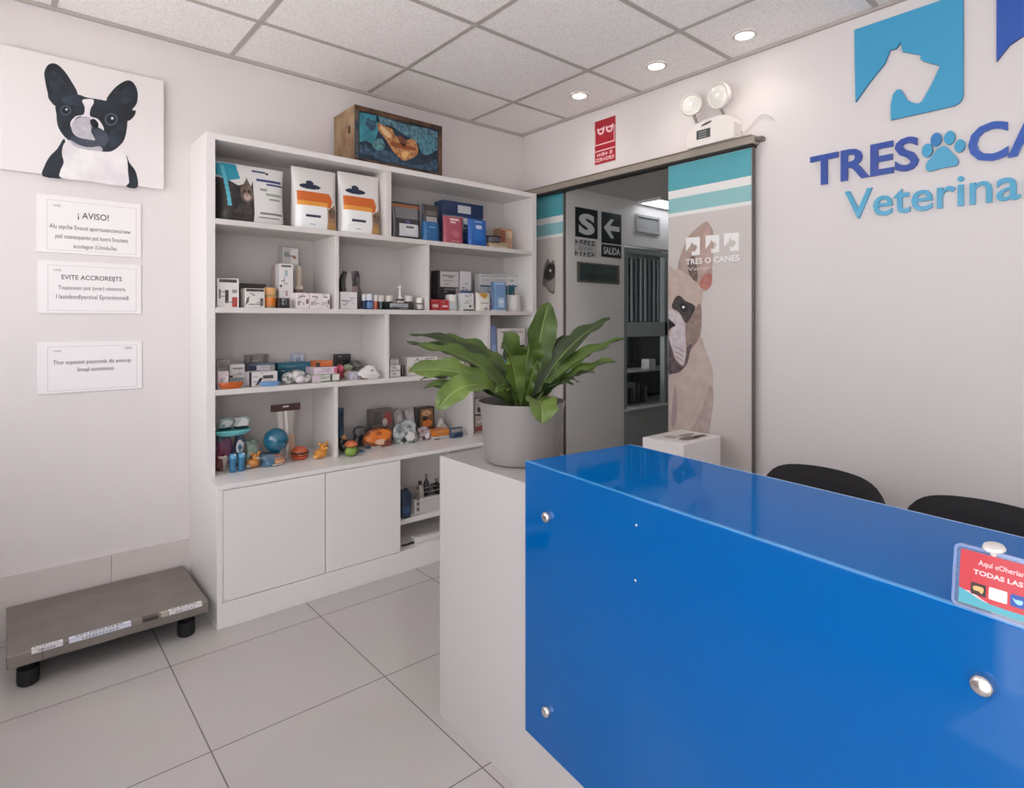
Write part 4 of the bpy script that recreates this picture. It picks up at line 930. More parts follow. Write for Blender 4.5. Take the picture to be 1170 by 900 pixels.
def jar(name, label, cat, group, px, zb, yf, body_c, lid_c, lab_c=None, lidf=.28, neck=1., pump=None):
    u0, u1, v0 = px; x0, x1 = xat(u0, yf), xat(u1, yf); r = (x1-x0)/2; c = ((x0+x1)/2, yf+r, zb); h = zat((u0+u1)/2, v0, yf)-zb
    hb = h*(1-lidf); b_ = colr(body_c, .25); l_ = colr(lab_c, .4) if lab_c else b_
    mb = MB(); mb.lathe([(0, 0), (r*.92, 0, b_), (r, r*.12, b_), (r, hb*.15, b_), (r*1.003, hb*.15, l_), (r*1.003, hb*.82, l_), (r, hb*.82, b_), (r, hb*.9, b_), (r*.86*neck, hb, b_), (0, hb, b_)], b_, c, 20)
    o = tag(mb.build(name, origin=c, smooth=40), label, cat, group)
    mb = MB(); rl = r*.95*neck; lc = colr(lid_c, .3)
    if pump: mb.lathe([(rl*.9, hb+.0002), (rl*.9, hb+.012), (rl*.35, hb+.014), (rl*.3, h*.86), (rl*.5, h*.88), (rl*.5, h*.96), (0, h)], lc, c, 16); mb.box(c[0]-rl*1.1, c[0], c[1]-.003, c[1]+.003, zb+h*.90, zb+h*.95, lc, .001); n = 'spray_head'
    else: mb.lathe([(0, hb+.0002), (rl, hb+.0002), (rl, h-.002), (rl*.94, h), (0, h)], lc, c, 20); n = 'lid'
    mb.build(n, o, smooth=40)
    return o
def blob(name, label, cat, group, c, parts, origin=None):
    """parts of (dx, dy, dz, r, scale, mat) : rounded bodies merged in one soft toy"""
    mb = MB()
    for dx, dy, dz, r, sc, m_ in parts: mb.sphere((c[0]+dx, c[1]+dy, c[2]+dz), r, colr(m_), sc, 18)
    return tag(mb.build(name, origin=c, smooth=True), label, cat, group)
def disc(name, label, cat, group, px, zb, yf, h, m_, rim=None, ry=1.):
    u0, u1 = px; x0, x1 = xat(u0, yf), xat(u1, yf); r = (x1-x0)/2; c = ((x0+x1)/2, yf+r*ry, zb); m_ = colr(m_); rim = colr(rim or m_)
    mb = MB(); mb.lathe([(0, 0), (r*.7, 0), (r*.95, h*.5, rim), (r, h*.85, rim), (r*.97, h, rim), (r*.85, h*.75), (r*.5, h*.85), (0, h*1.05)], m_, (0, 0, 0), 28, T=Matrix.Translation(c) @ Matrix.Diagonal((1, ry, 1, 1)))
    return tag(mb.build(name, origin=c, smooth=40), label, cat, group)
def hangbag(name, label, cat, group, px, zb, yf, d, bag_c, head_c, pat=(), hf=.22, rz=0, bw=.96):
    u0, u1, v0 = px; x0, x1 = xat(u0, yf), xat(u1, yf); zt = zat((u0+u1)/2, v0, yf); h = zt-zb; xc = (x0+x1)/2; w = (x1-x0)/2
    o = thing(name, label, cat, (xc, yf+d/2, zb), rz, group)
    W = WM[o.name]
    mb = MB(); pouch_geo(mb, -w*bw, w*bw, 0, h*(1-hf)+.002, -d/2, d, bag_c, pat, 14, 16); mb.v = [W @ p for p in mb.v]; mb.build('bag', o, smooth=60)
    mb = MB(); mb.box(-w, w, -.0035, .0035, h*(1-hf), h, colr(head_c), .001); mb.box(-w*.2, w*.2, -.0042, -.0035, h*(1-hf*.45), h*(1-hf*.25), colr('#d8d4d0'), 0); mb.v = [W @ p for p in mb.v]; mb.build('header_card', o)
    return o
S1, S2, S3, S4 = 'bags and packs on the top shelf', 'boxes and jars on the second shelf', 'pet goods on the third shelf', 'toys on the cupboard top'
E1, E2, E3, E4 = Z1+.0005, Z2+.0005, Z3+.0005, Z0+.0005
DKB, NVY, GRN = '#1d1c1f', '#1c2f66', '#2f5a48'
WH, GRY, PNK = '#e4e0de', '#a5a09d', '#d9c3c4'
# ---- top shelf
CATP = M('#3a3433', .4, hex2='#1d1a1b', nscale=24); CATL = M('#7d6c60', .4, hex2='#4e423c', nscale=40)
pouch('food_bag', 'large kitten food bag with dark tabby cat photo, leftmost on top shelf', 'food bag', S1, (247.5, 328.5, 187), E1, -.285, .13, '#dcdad8', [
    ('r', 0, .52, 0, .74, CATP), ('g', [(0, .74), (.12, .72), (.3, .62), (.42, .66), (.48, .6), (.52, .74), (.5, .8), (0, .8)], '#dcdad8'), ('g', [(.02, .98), (.3, .99), (.34, .74), (.16, .68), (.02, .78)], '#1c93ad'), ('g', [(.08, .95), (.13, .95), (.2, .26), (.15, .26)], '#58b9cc'),
    ('e', .42, .50, .095, .17, CATL), ('g', [(.37, .62), (.43, .78), (.49, .62)], CATL), ('e', .42, .43, .05, .06, '#b9a294'), ('e', .39, .53, .016, .025, '#16120f'), ('e', .45, .53, .016, .025, '#16120f'), ('e', .42, .46, .012, .018, '#8a5a50'),
    ('g', [(.30, .30), (.46, .34), (.5, .1), (.36, .03), (.2, .08)], M('#4c4341', .4, hex2='#2a2524', nscale=50)), ('r', .57, .95, .74, .785, '#22386e'), ('r', .72, .98, .69, .72, '#22386e'), ('r', .52, .72, .90, .93, '#2b3b66'), ('e', .74, .9, .02, .025, '#1b2340'),
    ('r', .62, .72, .58, .62, '#8d9488'), ('r', .70, .95, .50, .54, '#9aa393'), ('r', .75, .92, .42, .45, '#8d9488'), ('r', .60, .95, .17, .20, '#6f6c6c'), ('r', .58, .9, .10, .125, '#8a8787')], nx=110, nz=90, top=.12)
def dogfood(label, px, rz=0):
    return pouch('food_bag', label, 'food bag', S1, px, E1, -.292, .12, '#dedad7', [
        ('e', .36, .69, .24, .045, '#1b2440'), ('e', .36, .75, .09, .04, '#1b2440'), ('r', .06, .80, .36, .60, '#cc6420'), ('r', .06, .74, .36, .45, '#e29a3c'), ('g', [(.8, .60), (.86, .48), (.80, .36)], '#cc6420'),
        ('r', .04, .70, .0, .37, '#ececec'), ('r', .22, .56, .19, .225, '#2c3348'), ('r', .32, .46, .07, .085, '#8b8b8b'), ('g', [(.72, .36), (.80, .34), (.9, .44), (.97, .3), (.95, .02), (.72, .02)], '#9a7652'), ('e', .84, .29, .09, .09, '#6b5540'), ('r', .74, .95, .02, .14, '#b98a56'), ('e', .80, .31, .02, .02, '#1c1613'), ('e', .9, .31, .02, .02, '#1c1613')], nx=80, nz=96, rz=rz)
dogfood('white dog food bag with orange band, second on top shelf after the kitten bag', (337.5, 388.5, 191))
dogfood('white dog food bag with orange band standing against the top shelf divider', (391, 438.5, 197))
pouch('mesh_pack', 'black mesh pack with white card and orange top edge right of divider', 'pack', S1, (449.5, 483, 231), E1, -.27, .07, '#2c2a2e', [('r', 0, 1, .86, .95, '#9a5f38'), ('r', .1, .9, .55, .85, M('#77757a', .4)), ('r', .02, .06, 0, .85, '#8d8a8d'), ('r', .2, .86, .08, .42, '#cfcfd2'), ('r', .42, .7, .30, .35, '#4d4d52'), ('e', .52, .48, .08, .05, '#584d86')], nx=30, nz=36, top=.3)
pouch('black_framed_pouch', 'blue based pouch with black frame beside the mesh pack', 'pack', S1, (485, 504, 233.5), E1, -.285, .06, '#1d6098', [('r', 0, 1, .52, 1, '#2a282b'), ('r', .14, .8, .55, .68, '#9d9a9b'), ('r', .14, .78, .70, .84, '#5d5750'), ('r', .1, .5, .96, 1, '#5e3a34'), ('r', .3, .7, .36, .40, '#7da7c8')], nx=20, nz=30, top=.25)
carton('header_box', 'navy box with white label behind the red and blue pouches', 'box', S1, (506, 552, 231.5), E1, -.17, .10, '#24436f', [('r', 0, 1, .70, 1, '#14305e'), ('r', .36, .68, .76, .93, '#cfd3d6'), ('r', 0, .5, .35, .68, '#8f9aa0'), ('r', .5, .75, .52, .66, '#c4ccd2')])
pouch('treat_pouch', 'dusty red treat pouch on the top shelf', 'pouch', S1, (508.5, 531, 247), E1, -.292, .05, '#a5485a', [('r', .3, .78, .86, .92, '#e3c9cc'), ('r', .3, .6, .74, .82, '#ddb9be'), ('e', .55, .35, .22, .12, '#b76474'), ('r', .3, .8, .08, .11, '#c98a94')], nx=22, nz=28, top=.25)
pouch('treat_pouch', 'bright blue treat pouch right of the dusty red pouch', 'pouch', S1, (537, 558, 250.5), E1, -.292, .05, '#1f5fae', [('r', .3, .72, .88, .93, '#9cc0e4'), ('r', .36, .66, .66, .80, '#bfd3e8'), ('e', .5, .4, .3, .2, '#2a6cba')], nx=22, nz=28, top=.25)
jar('food_tin', 'dark round tin with pale badge at the right end of top shelf', 'tin', S1, (559, 577, 269), E1+.034, -.285, '#27262b', '#3a3a3d', '#54525a', .08)
carton('tan_box', 'flat tan box under the dark tin on the top shelf', 'box', S1, (559, 580, .033), E1, -.287, .09, '#b79f84', [('r', .05, .95, .15, .4, '#d8c8ae')])
carton('tan_box', 'small tan and red box behind the dark tin', 'box', S1, (572, 585.5, 261), E1, -.17, .08, '#b08b6e', [('r', .0, .4, .4, .9, '#8c4a3a'), ('r', .5, .95, .6, .9, '#cfb393')])
# ---- second shelf, left bay
carton('medicine_carton', 'white and black medicine carton with red corner, leftmost on second shelf', 'carton', S2, (248, 273, 318), E2, -.28, .08, WH, [('r', .1, .9, .86, .97, '#4a4240'), ('r', .08, .16, .3, .62, '#6a6664'), ('r', .36, .52, .15, .6, '#3d3a3b'), ('r', .68, .92, .02, .36, '#b5463a'), ('r', .68, .9, .5, .62, '#9a9594')])
carton('medicine_carton', 'dark topped carton behind the small white dog carton', 'carton', S2, (274, 304, 324), E2, -.175, .10, '#8f8a88', [('r', 0, 1, .72, 1, '#2e2a2b'), ('r', .1, .5, .3, .6, '#d0ccca')])
carton('medicine_carton', 'small white carton with black markings beside the orange jar', 'carton', S2, (280, 302.5, 329.5), E2, -.28, .07, '#dbd8d2', [('r', .05, .95, .84, .97, '#3a3836'), ('g', [(.0, .1), (.18, .3), (.22, .6), (.1, .5)], '#5c5a55'), ('r', .76, .92, .1, .5, '#55534f'), ('r', .35, .5, .62, .7, '#8a8782')])
jar('cream_jar', 'orange jar with pale lid on the second shelf', 'jar', S2, (303.5, 317.5, 328.5), E2, -.27, '#a9906a', '#d8a468', '#dd7f2c', .35)
carton('tall_carton', 'tall white carton with small black print on second shelf', 'carton', S2, (319, 335, 301.5), E2, -.24, .06, '#dcd8d6', [('r', .15, .85, .93, .97, '#4c4a49'), ('r', .4, .6, .72, .86, '#9fb3b8'), ('e', .12, .5, .08, .03, '#22252c'), ('r', .45, .6, .28, .36, '#b08a86'), ('r', .3, .4, .6, .7, '#a5a2a0')])
carton('black_stand_box', 'low black box in front of the tall white carton', 'box', S2, (318.5, 331, 340.5), E2, -.30, .05, '#1c1b1d', [('r', .3, .45, .3, .9, '#8e8c8c'), ('r', .62, .7, .3, .9, '#77757a')])
carton('pink_backed_box', 'narrow pinkish box just behind the tall white carton', 'box', S2, (314, 321, 303), E2, -.165, .06, '#b8a29c', [('r', .2, .8, .1, .9, '#c9b7b1')])
carton('small_carton', 'two-panel small carton set back above the tall carton', 'carton', S2, (323, 341, 282.5), E2, -.10, .07, '#b9b6b2', [('r', .0, 1, .0, .08, '#4a4644'), ('r', .52, .96, .74, .98, '#d6d2d0'), ('r', .1, .4, .84, .92, '#7f8a84'), ('r', .62, .85, .82, .86, '#a85c50')])
jar('brown_dropper_bottle', 'beige dropper bottle with dark collar beside tall carton', 'bottle', S2, (338, 348.5, 303.5), E2, -.20, '#c8b9a8', '#b8aa9a', '#7c6a58', .45, .7)
SB = 'three small white cartons in a row'
for i, (u0, u1, l) in enumerate(((338.5, 353.5, 'left of the three small white cartons before the second shelf divider'), (354, 367, 'middle of the three small white cartons before the second shelf divider'), (367.5, 377, 'right of the three small white cartons before the second shelf divider'))):
    carton('small_carton', l, 'carton', SB, (u0, u1, 334.5+.6*i), E2, -.295, .06, '#e2d8d8', [('r', .2, .7, .74, .82, '#7d6f70'), ('r', .12, .25, .2, .45, '#8d7d7e'), ('r', .75, .92, .3, .6, '#5c5052') if i != 1 else ('r', .3, .42, .25, .5, '#9d8d8e'), ('e', .55, .3, .06, .08, '#a09091')])
# ---- second shelf, middle bay
carton('white_box', 'plain white box with faint blue print under the patterned pack', 'box', S2, (389, 408, 333.5), E2, -.29, .09, '#dcd9da', [('r', .1, .5, .44, .52, '#aab4c8'), ('r', .6, .9, .6, .7, '#b9b9bf'), ('r', .6, .88, .3, .36, '#c0bec2')])
pouch('patterned_pack', 'black and white patterned pack standing behind the plain white box', 'pack', S2, (389.5, 416, 309.5), E2, -.18, .06, '#6a6464', [('r', 0, .2, 0, 1, '#2d2b2d'), ('r', .25, .5, .3, 1, '#b9b2b0'), ('g', [(.5, .6), (.6, .9), (.8, .95), (.7, .5), (.55, .3)], '#3a3032'), ('r', .8, 1, .86, .98, '#2b2728'), ('r', .5, .75, .42, .6, '#9d8684')], nx=20, nz=18, top=.4)
for l, px, b, ld, lb in (('navy jar with white lid at the left of the middle jar row', (414.5, 419, 336), '#1d2c63', '#e2e2e4', None), ('light blue and navy jar with white lid on second shelf', (419.5, 427.5, 335.5), '#223a86', '#dfe4ee', '#5f8fc4'), ('orange red jar with white lid on second shelf', (428, 433, 337), '#b4553c', '#dcd4d2', None), ('dark green jar with white lid on second shelf', (433.5, 441, 337.5), '#22362f', '#d6d2ce', None), ('black jar with cream lid, left of the white spray bottle', (442, 451, 337.5), '#20211f', '#d9cfc8', '#31473b'), ('black jar with white lid, right of the white spray bottle', (464.5, 474, 337.5), '#1d1c1e', '#dcd5d4', None), ('black and white jar beside the second shelf divider', (478, 485, 340.5), '#26262a', '#dedcd2', '#b9b5ae')):
    jar('supplement_jar', l, 'jar', S2, px, E2, -.308 if px[0] == 478 else -.235, b, ld, lb, .42)
jar('spray_bottle', 'dark spray bottle with tall white pump on second shelf', 'bottle', S2, (455, 463.5, 325.5), E2, -.235, '#2a292a', '#e2dedc', '#cfc4bd', .55, .8, pump=True)
carton('silver_label_box', 'low black box with silver label in front of the jars', 'box', S2, (445.5, 473, 346), E2, -.295, .04, '#19191b', [('r', .0, .75, .35, .9, '#a8adb0'), ('r', .08, .5, .28, .44, '#3a3d40'), ('r', .1, .6, .6, .68, '#70767a')])
# ---- second shelf, right bay
carton('red_box', 'left of two small red boxes beside the divider', 'box', S2, (492.8, 502, 342), E2, -.295, .07, '#b3202a', [('r', .15, .85, .28, .55, '#e0b9b9'), ('r', .2, .7, .68, .76, '#8c1820')])
carton('red_box', 'right of two small red boxes, in front of the tall black carton', 'box', S2, (502.6, 513, 342.5), E2, -.295, .07, '#b3202a', [('r', .25, .85, .3, .48, '#e4c4c4'), ('r', .2, .7, .68, .76, '#8c1820')])
carton('tall_carton', 'tall black carton with white top label behind the red boxes', 'carton', S2, (500.5, 524, 309.5), E2, -.16, .08, '#2c2b2d', [('r', .1, 1, .60, .99, '#d0cccb'), ('r', .2, .8, .86, .9, '#8c8a8a'), ('r', .25, .7, .74, .77, '#a5a3a3'), ('r', .3, .8, .52, .56, '#77767a'), ('r', .85, 1, .1, .58, '#9d999a')])
carton('tall_carton', 'slim white carton with slate blue band in right bay', 'carton', S2, (526, 538.5, 310), E2, -.17, .06, '#dad6d8', [('r', 0, 1, .36, .52, '#5d7396'), ('r', .1, .9, .1, .3, '#c2cad4')])
jar('white_tub', 'short white tub right of the red boxes', 'tub', S2, (513.5, 525, 336.5), E2, -.27, '#d9d4cc', '#dfdedc', '#cfd8da', .4)
carton('white_box', 'white carton with black base mark between tub and gold tub', 'box', S2, (528, 541.5, 335), E2, -.285, .07, '#dadad9', [('r', .1, 1, 0, .08, '#1f1f20'), ('e', .68, .26, .1, .07, '#2c2c2e'), ('r', .2, .5, .84, .9, '#9ab0b8'), ('r', .3, .8, .55, .6, '#bdbdbd')])
pouch('gold_print_pouch', 'white pouch with gold print in front of the white tube boxes', 'pouch', S2, (545.5, 562, 334.5), E2, -.29, .045, '#e3dfd8', [('g', [(.15, .98), (.7, .98), (.8, .85), (.55, .66), (.3, .8)], '#c79a4a'), ('r', .25, .75, .42, .46, '#6f7884'), ('r', .85, .95, .1, .3, '#b5563e'), ('e', .6, .12, .15, .08, '#9aa8b2')], nx=22, nz=24, top=.5)
for i, (u0, u1, l) in enumerate(((548.5, 563.5, 'left of three white boxes with teal stripe at back of right bay'), (564, 580, 'middle of three white boxes with teal stripe at back of right bay'), (580.5, 594.5, 'right of three white boxes with teal stripe at back of right bay'))):
    carton('striped_box', l, 'box', 'white boxes with teal stripe', (u0, u1-3.6*(i == 2), 313), E2, -.165, .06, '#d2d0d0', [('r', 0, 1, .66, .70, '#1f5a7c'), ('r', 0, .75 if i == 2 else 1, .3, .66, '#b9bcc4' if i == 0 else '#155766'), ('r', .1, .8, .82, .85, '#b3b5b8'), ('r', .05, .9, .93, .96, '#aaaaaa')])
pouch('grooming_pouch', 'pale blue tall pouch with navy edges in right bay', 'pouch', S2, (563.5, 580.5, 322), E2, -.30, .05, '#7a9cc4', [('r', 0, .08, 0, 1, '#1d4573'), ('r', .9, 1, 0, 1, '#174a6d'), ('r', .2, .8, .9, .97, '#b7c8de'), ('r', .35, .75, .12, .45, '#b9cbe4'), ('r', .4, .7, .3, .36, '#e4ecf6'), ('r', 0, 1, 0, .06, '#d4d8e0')], nx=20, nz=24, top=.45)
jar('white_tub', 'white tub with black curve print at the right end of second shelf', 'tub', S2, (584.5, 599, 337), E2, -.285, '#dcdad6', '#dddcd9', '#d5d3cf', .1)
# ---- third shelf, left bay
carton('white_pack', 'white pack with faint green top at the left end of third shelf', 'pack', S3, (248, 262, 411), E3, -.16, .10, '#b5afad', [('r', 0, .5, .3, .6, '#44514d'), ('r', .1, .9, .7, .95, '#8f8a88')])
carton('white_box', 'white box with grey lines behind the orange disc', 'box', S3, (262.5, 279.5, 416), E3, -.20, .09, '#d2cecd', [('r', .2, .9, .78, .84, '#4f6a68'), ('r', .1, .95, .15, .38, '#8e9a9c'), ('r', .2, .9, .5, .54, '#a9a6a6'), ('r', 0, .2, .4, .5, '#2c2a2a')])
carton('pink_pack', 'small pale pink pack left of the white box on third shelf', 'pack', S3, (249, 261.5, 424), E3, -.285, .07, '#cdbfc2', [('r', .2, .5, .3, .6, '#a4a0a4'), ('r', .6, .9, .3, .7, '#e0d6d8')])
disc('toy_disc', 'orange flying disc lying at the front of third shelf', 'toy', S3, (250.5, 279.5), E3, -.312, .030, '#d06a22', '#b9571c', .28)
carton('blue_pack', 'grey blue pack with white label stacked above the dog carton', 'pack', S3, (284, 314, 415), E3+.0, -.14, .09, '#5f6a80', [('r', .3, .82, .55, .9, '#d3d3d6'), ('r', 0, .3, .3, .9, '#333a52'), ('r', .84, 1, .2, .9, '#a7a3a0')])
carton('grey_pack', 'brownish grey clear pack at the back above the blue pack', 'pack', S3, (281, 307, 405), E3, -.045, .03, '#8f8784', [('r', .15, .3, .5, .96, '#6a6260'), ('r', .75, .95, .6, .98, '#6d6664'), ('r', .35, .7, .5, .62, '#4d5470')])
carton('medicine_carton', 'white carton with black dog silhouette and black print on third shelf', 'carton', S3, (284.5, 317, 424.5), E3, -.27, .09, '#dad3d2', [('r', 0, .09, 0, 1, '#23222c'), ('g', [(.2, .06), (.3, .3), (.36, .55), (.44, .6), (.46, .45), (.40, .3), (.34, .06)], '#1f1c20'), ('r', .48, .85, .5, .74, '#4e4a4c'), ('r', .5, .8, .34, .38, '#a49e9f')])
disc('toy_disc', 'blue flying disc before the carton with dog silhouette', 'toy', S3, (297, 321), E3, -.312, .022, '#2f6096', '#6f9bc8', .22)
blob('plush_bundle', 'black and white patterned plush bundle at the centre of third shelf', 'toy', S3, (xat(338, -.25), -.25, E3), [(0, .0, .035, .036, (1.5, .9, .95), M('#d9d4d2', .8, hex2='#17161a', nscale=26)), (-.045, -.012, .03, .028, (1.1, .8, 1.05), M('#e0dcda', .8, hex2='#1b1a1e', nscale=30)), (.05, -.01, .024, .026, (1.1, .8, .9), M('#1d1b1f', .8, hex2='#c9c4c4', nscale=30)), (.012, -.022, .022, .021, (1.2, .7, 1), M('#d9ced2', .8))])
carton('teal_box', 'flat teal box behind the black and white plush bundle', 'box', S3, (317.5, 355, 414), E3, -.13, .09, '#1c5a70', [('r', .1, .9, .78, .9, '#2d7d90'), ('r', 0, .2, .2, .7, '#14404f')])
carton('clear_framed_box', 'small clear box with blue frame at back of third shelf', 'box', S3, (333.5, 348, 404), E3, -.034, .02, '#a9b4cf', [('r', .12, .88, .55, .95, '#c7cbd6'), ('r', .3, .7, .65, .85, '#8d9cc4')])
carton('orange_pack', 'flat orange pack on top of the pale pink packs', 'pack', S3, (361, 380, 412), E3+.075, -.20, .08, '#cf6a2c', [('r', 0, .25, .0, .7, '#3a2a24'), ('r', .3, .95, .7, .9, '#de7f42')])
carton('pink_pack', 'upper pale pink pack under the orange pack', 'pack', S3, (359, 385, .036), E3+.038, -.245, .12, '#dccbd4', [('r', .1, .8, .3, .45, '#b9a4c0'), ('r', .86, 1, .1, .9, '#c76a80')])
carton('pink_pack', 'lower pale green and white pack under the pink pack', 'pack', S3, (357, 388, .037), E3, -.275, .14, '#c8cdbf', [('r', 0, .3, .1, .9, '#d2bcc8'), ('r', .65, .72, 0, 1, '#3b4a40'), ('r', .74, .96, .1, .95, '#dcd8d2'), ('r', .3, 1, 0, .1, '#2f3d34')])
blob('plush_toy', 'small crimson plush toy beside the pale pink packs', 'toy', S3, (xat(388.5, -.20), -.20, E3), [(0, 0, .055, .022, (1, .9, 1.2), '#b03a50'), (0, .0, .024, .02, (1, .9, 1.2), '#8c2c3c'), (.004, -.012, .064, .010, (1, 1, 1), '#c86478')])
carton('black_box', 'black box at the back of third shelf above crimson toy', 'box', S3, (384.5, 401, 404.5), E3, -.06, .045, '#1a191b', [('r', .1, .9, .1, .3, '#333333')])
blob('plush_toy', 'olive and cream plush toy in the middle of third shelf', 'toy', S3, (xat(397, -.185), -.185, E3), [(0, 0, .06, .026, (1.1, .8, .8), '#8a937c'), (0, -.004, .026, .023, (1, .8, 1.15), '#d8ceb4'), (-.008, -.016, .038, .012, (1.2, 1, .8), '#b0764c')])
blob('camouflage_toy', 'grey camouflage patterned toy behind the white sachet', 'toy', S3, (xat(405.5, -.10), -.10, E3), [(0, 0, .06, .036, (1.2, .8, 1), M('#8f8c84', .8, hex2='#3c3836', nscale=40)), (.03, 0, .03, .03, (1.1, .8, 1), M('#8f8c84', .8, hex2='#3c3836', nscale=40)), (-.01, 0, .03, .03, (1.1, .8, 1), M('#8f8c84', .8, hex2='#3c3836', nscale=40))])
carton('lilac_pack', 'small lilac grey pack before the olive plush toy', 'pack', S3, (400.5, 409, 424.5), E3, -.27, .05, '#b9b4c0', [('r', .2, .8, .3, .7, '#cfcbd4')])
pouch('white_sachet', 'white sachet lying tilted before the third shelf divider', 'sachet', S3, (411, 436, 417), E3, -.308, .05, '#dad7d6', [('g', [(0, .5), (.1, .2), (.4, 0), (0, 0)], '#6d5c50'), ('e', .55, .65, .12, .12, '#e8e6e6'), ('g', [(.5, .6), (.7, .75), (.65, .55)], '#8a8890')], nx=20, nz=16, top=.1, sag=.03)
# ---- third shelf, right bays
for i, (zb, h, l) in enumerate(((E3, .036, 'bottom white box of the stack right of third shelf divider'), (E3+.0365, .034, 'middle white box of the stack right of third shelf divider'), (E3+.071, .034, 'top clear box of the stack right of third shelf divider'))):
    carton('small_box', l, 'box', 'stack of small white boxes', (446, 457.5 if i < 2 else 455.5, h), zb, -.29, .06, '#d8d5d3' if i < 2 else '#b7b4b2', [('r', .1, .9, .05, .12, '#77726f'), ('r', .15, .6, .4, .55, '#9a9694'), ('r', .0, 1, .92, 1, '#8a8683')])
jar('small_vial', 'small dark vial between white box stack and card boxes', 'bottle', S3, (459, 463.5, 417), E3, -.27, '#3a3432', '#544c48', None, .3)
carton('card_box', 'long pale card box half hidden behind the fern leaves', 'box', S3, (465, 500, 407.5), E3, -.24, .10, '#d9d5d1', [('r', .04, .12, .1, .5, '#c8b48a'), ('r', .2, .5, .6, .68, '#a9a5a2'), ('r', .3, .36, .85, .92, '#2f2c2b')])
carton('card_box', 'white card box further right behind the fern leaves', 'box', S3, (502, 530, 409), E3, -.24, .10, '#d4d0cd', [('r', .1, .6, .5, .6, '#a9a5a2')])
pouch('blue_pouch', 'tall lavender blue pouch in the far right bay of third shelf', 'pouch', S3, (561.5, 568.8, 372), E3, -.295, .04, '#7d8fba', [('r', .2, .8, .2, .6, '#93a3c8')], nx=10, nz=14, top=.4)
carton('printed_box', 'upper white box with brown print behind the fern crown', 'box', S3, (569.5, 600, 375), E3+.115, -.295, .09, '#d5cfcb', [('r', .25, .55, .2, .6, '#a5705a'), ('r', .5, .98, .1, .28, '#3d4036'), ('r', .1, .9, .82, .88, '#9fa3a8'), ('e', .75, .6, .18, .14, '#e3ddd8')])
carton('printed_box', 'lower blue and white box behind the fern crown', 'box', S3, (569.5, 602, .114), E3, -.298, .10, '#c7d2dd', [('r', .1, .8, .3, .8, '#4d7fae'), ('r', 0, 1, .9, 1, '#e0e0e2')])

# ---- cupboard top, left bay
def yfl(u, v): return hit(u, v, 2, E4).y
def stack_y(u, v): return hit(u, v, 2, E4)
TRZ = zat(268, 498, -.24)
pouch('toy_pack', 'red clear wrapped toy pack at the bottom left of the toy bay', 'toy pack', S4, (248, 262, 521.5), E4, -.235, .05, '#7c3a3c', [('r', .5, 1, 0, 1, '#a89c94'), ('e', .3, .5, .2, .3, '#5a2024'), ('r', .0, 1, .86, .97, '#c9b6a8')], nx=16, nz=14, top=.3)
pouch('toy_pack', 'magenta wrapped toy pack under the teal tray', 'toy pack', S4, (247.5, 267, TRZ-E4-.001), E4, -.165, .06, '#7d4a68', [('g', [(0, .8), (.5, .5), (1, .1), (0, .1)], '#8f3f62'), ('r', 0, 1, 0, .1, '#bcb0a4'), ('r', 0, 1, .84, 1, '#4e6670')], nx=18, nz=18, top=.5)
pouch('toy_pack', 'dark blue wrapped toy pack with white rope toy under the teal tray', 'toy pack', S4, (268.5, 280.5, TRZ-E4-.001), E4, -.20, .06, '#39485a', [('e', .5, .62, .4, .2, '#dadada'), ('e', .5, .6, .2, .1, '#3a6a8c'), ('r', 0, 1, .1, .3, '#8d8c84')], nx=18, nz=18, top=.5)
tr = disc('teal_tray', 'oval teal tray resting on the wrapped toy packs', 'tray', S4, (246.5, 289.5), TRZ, -.245, .026, '#4f9ea6', '#6fc2c6', .48)
pouch('wrapped_bowl', 'left clear wrapped bowl pack on the teal tray', 'toy pack', S4, (250, 268, 477.5), TRZ+.027, -.205, .05, '#8fa3a2', [('e', .5, .55, .4, .25, '#c9cfcd'), ('r', 0, 1, 0, .2, '#27474c'), ('e', .3, .4, .15, .1, '#6a8a8c')], nx=18, nz=14, top=.3, wr=.003)
pouch('wrapped_bowl', 'right white wrapped bowl pack on the teal tray', 'toy pack', S4, (268.5, 287, 476.5), TRZ+.027, -.205, .05, '#b5bfbe', [('g', [(.1, .3), (.45, .9), (.8, .7), (.9, .2)], '#dddcd8'), ('r', 0, 1, 0, .2, '#2a3a3c'), ('g', [(.75, .8), (1, .5), (1, .2)], '#3f8d98')], nx=18, nz=14, top=.3, wr=.003)
pouch('toy_pack', 'sage green clear toy bag between tray and blue ball', 'toy pack', S4, (281, 299, 503), E4, -.195, .06, '#77897a', [('e', .4, .6, .3, .25, '#8fa592'), ('r', .75, 1, .3, .8, '#a08a86'), ('r', 0, 1, 0, .12, '#a49c90')], nx=18, nz=18, top=.3, wr=.003)
c = stack_y(273, 540)
t = thing('blue_rubber_toy', 'pair of blue rubber bootie toys with white tips standing at front', 'toy', (c.x, c.y+.03, E4), 0, S4)
for s in (-1, 1):
    mb = MB(); x = c.x+s*.019; y = c.y+.03; B1 = M('#2f6d90', .35, coat=.4)
    mb.lathe([(0, 0), (.013, 0), (.017, .01), (.015, .035), (.017, .06), (.019, .075), (.013, .088), (0, .092)], B1, (x, y, E4), 18); mb.sphere((x, y-.008, E4+.074), .017, M('#5c9cc4', .3, coat=.4), (1, 1, .8), 14)
    mb.sphere((x+.004, y-.016, E4+.083), .007, M('#d5dde2', .3), (1, .8, .7), 10); mb.build('boot', t, smooth=True)
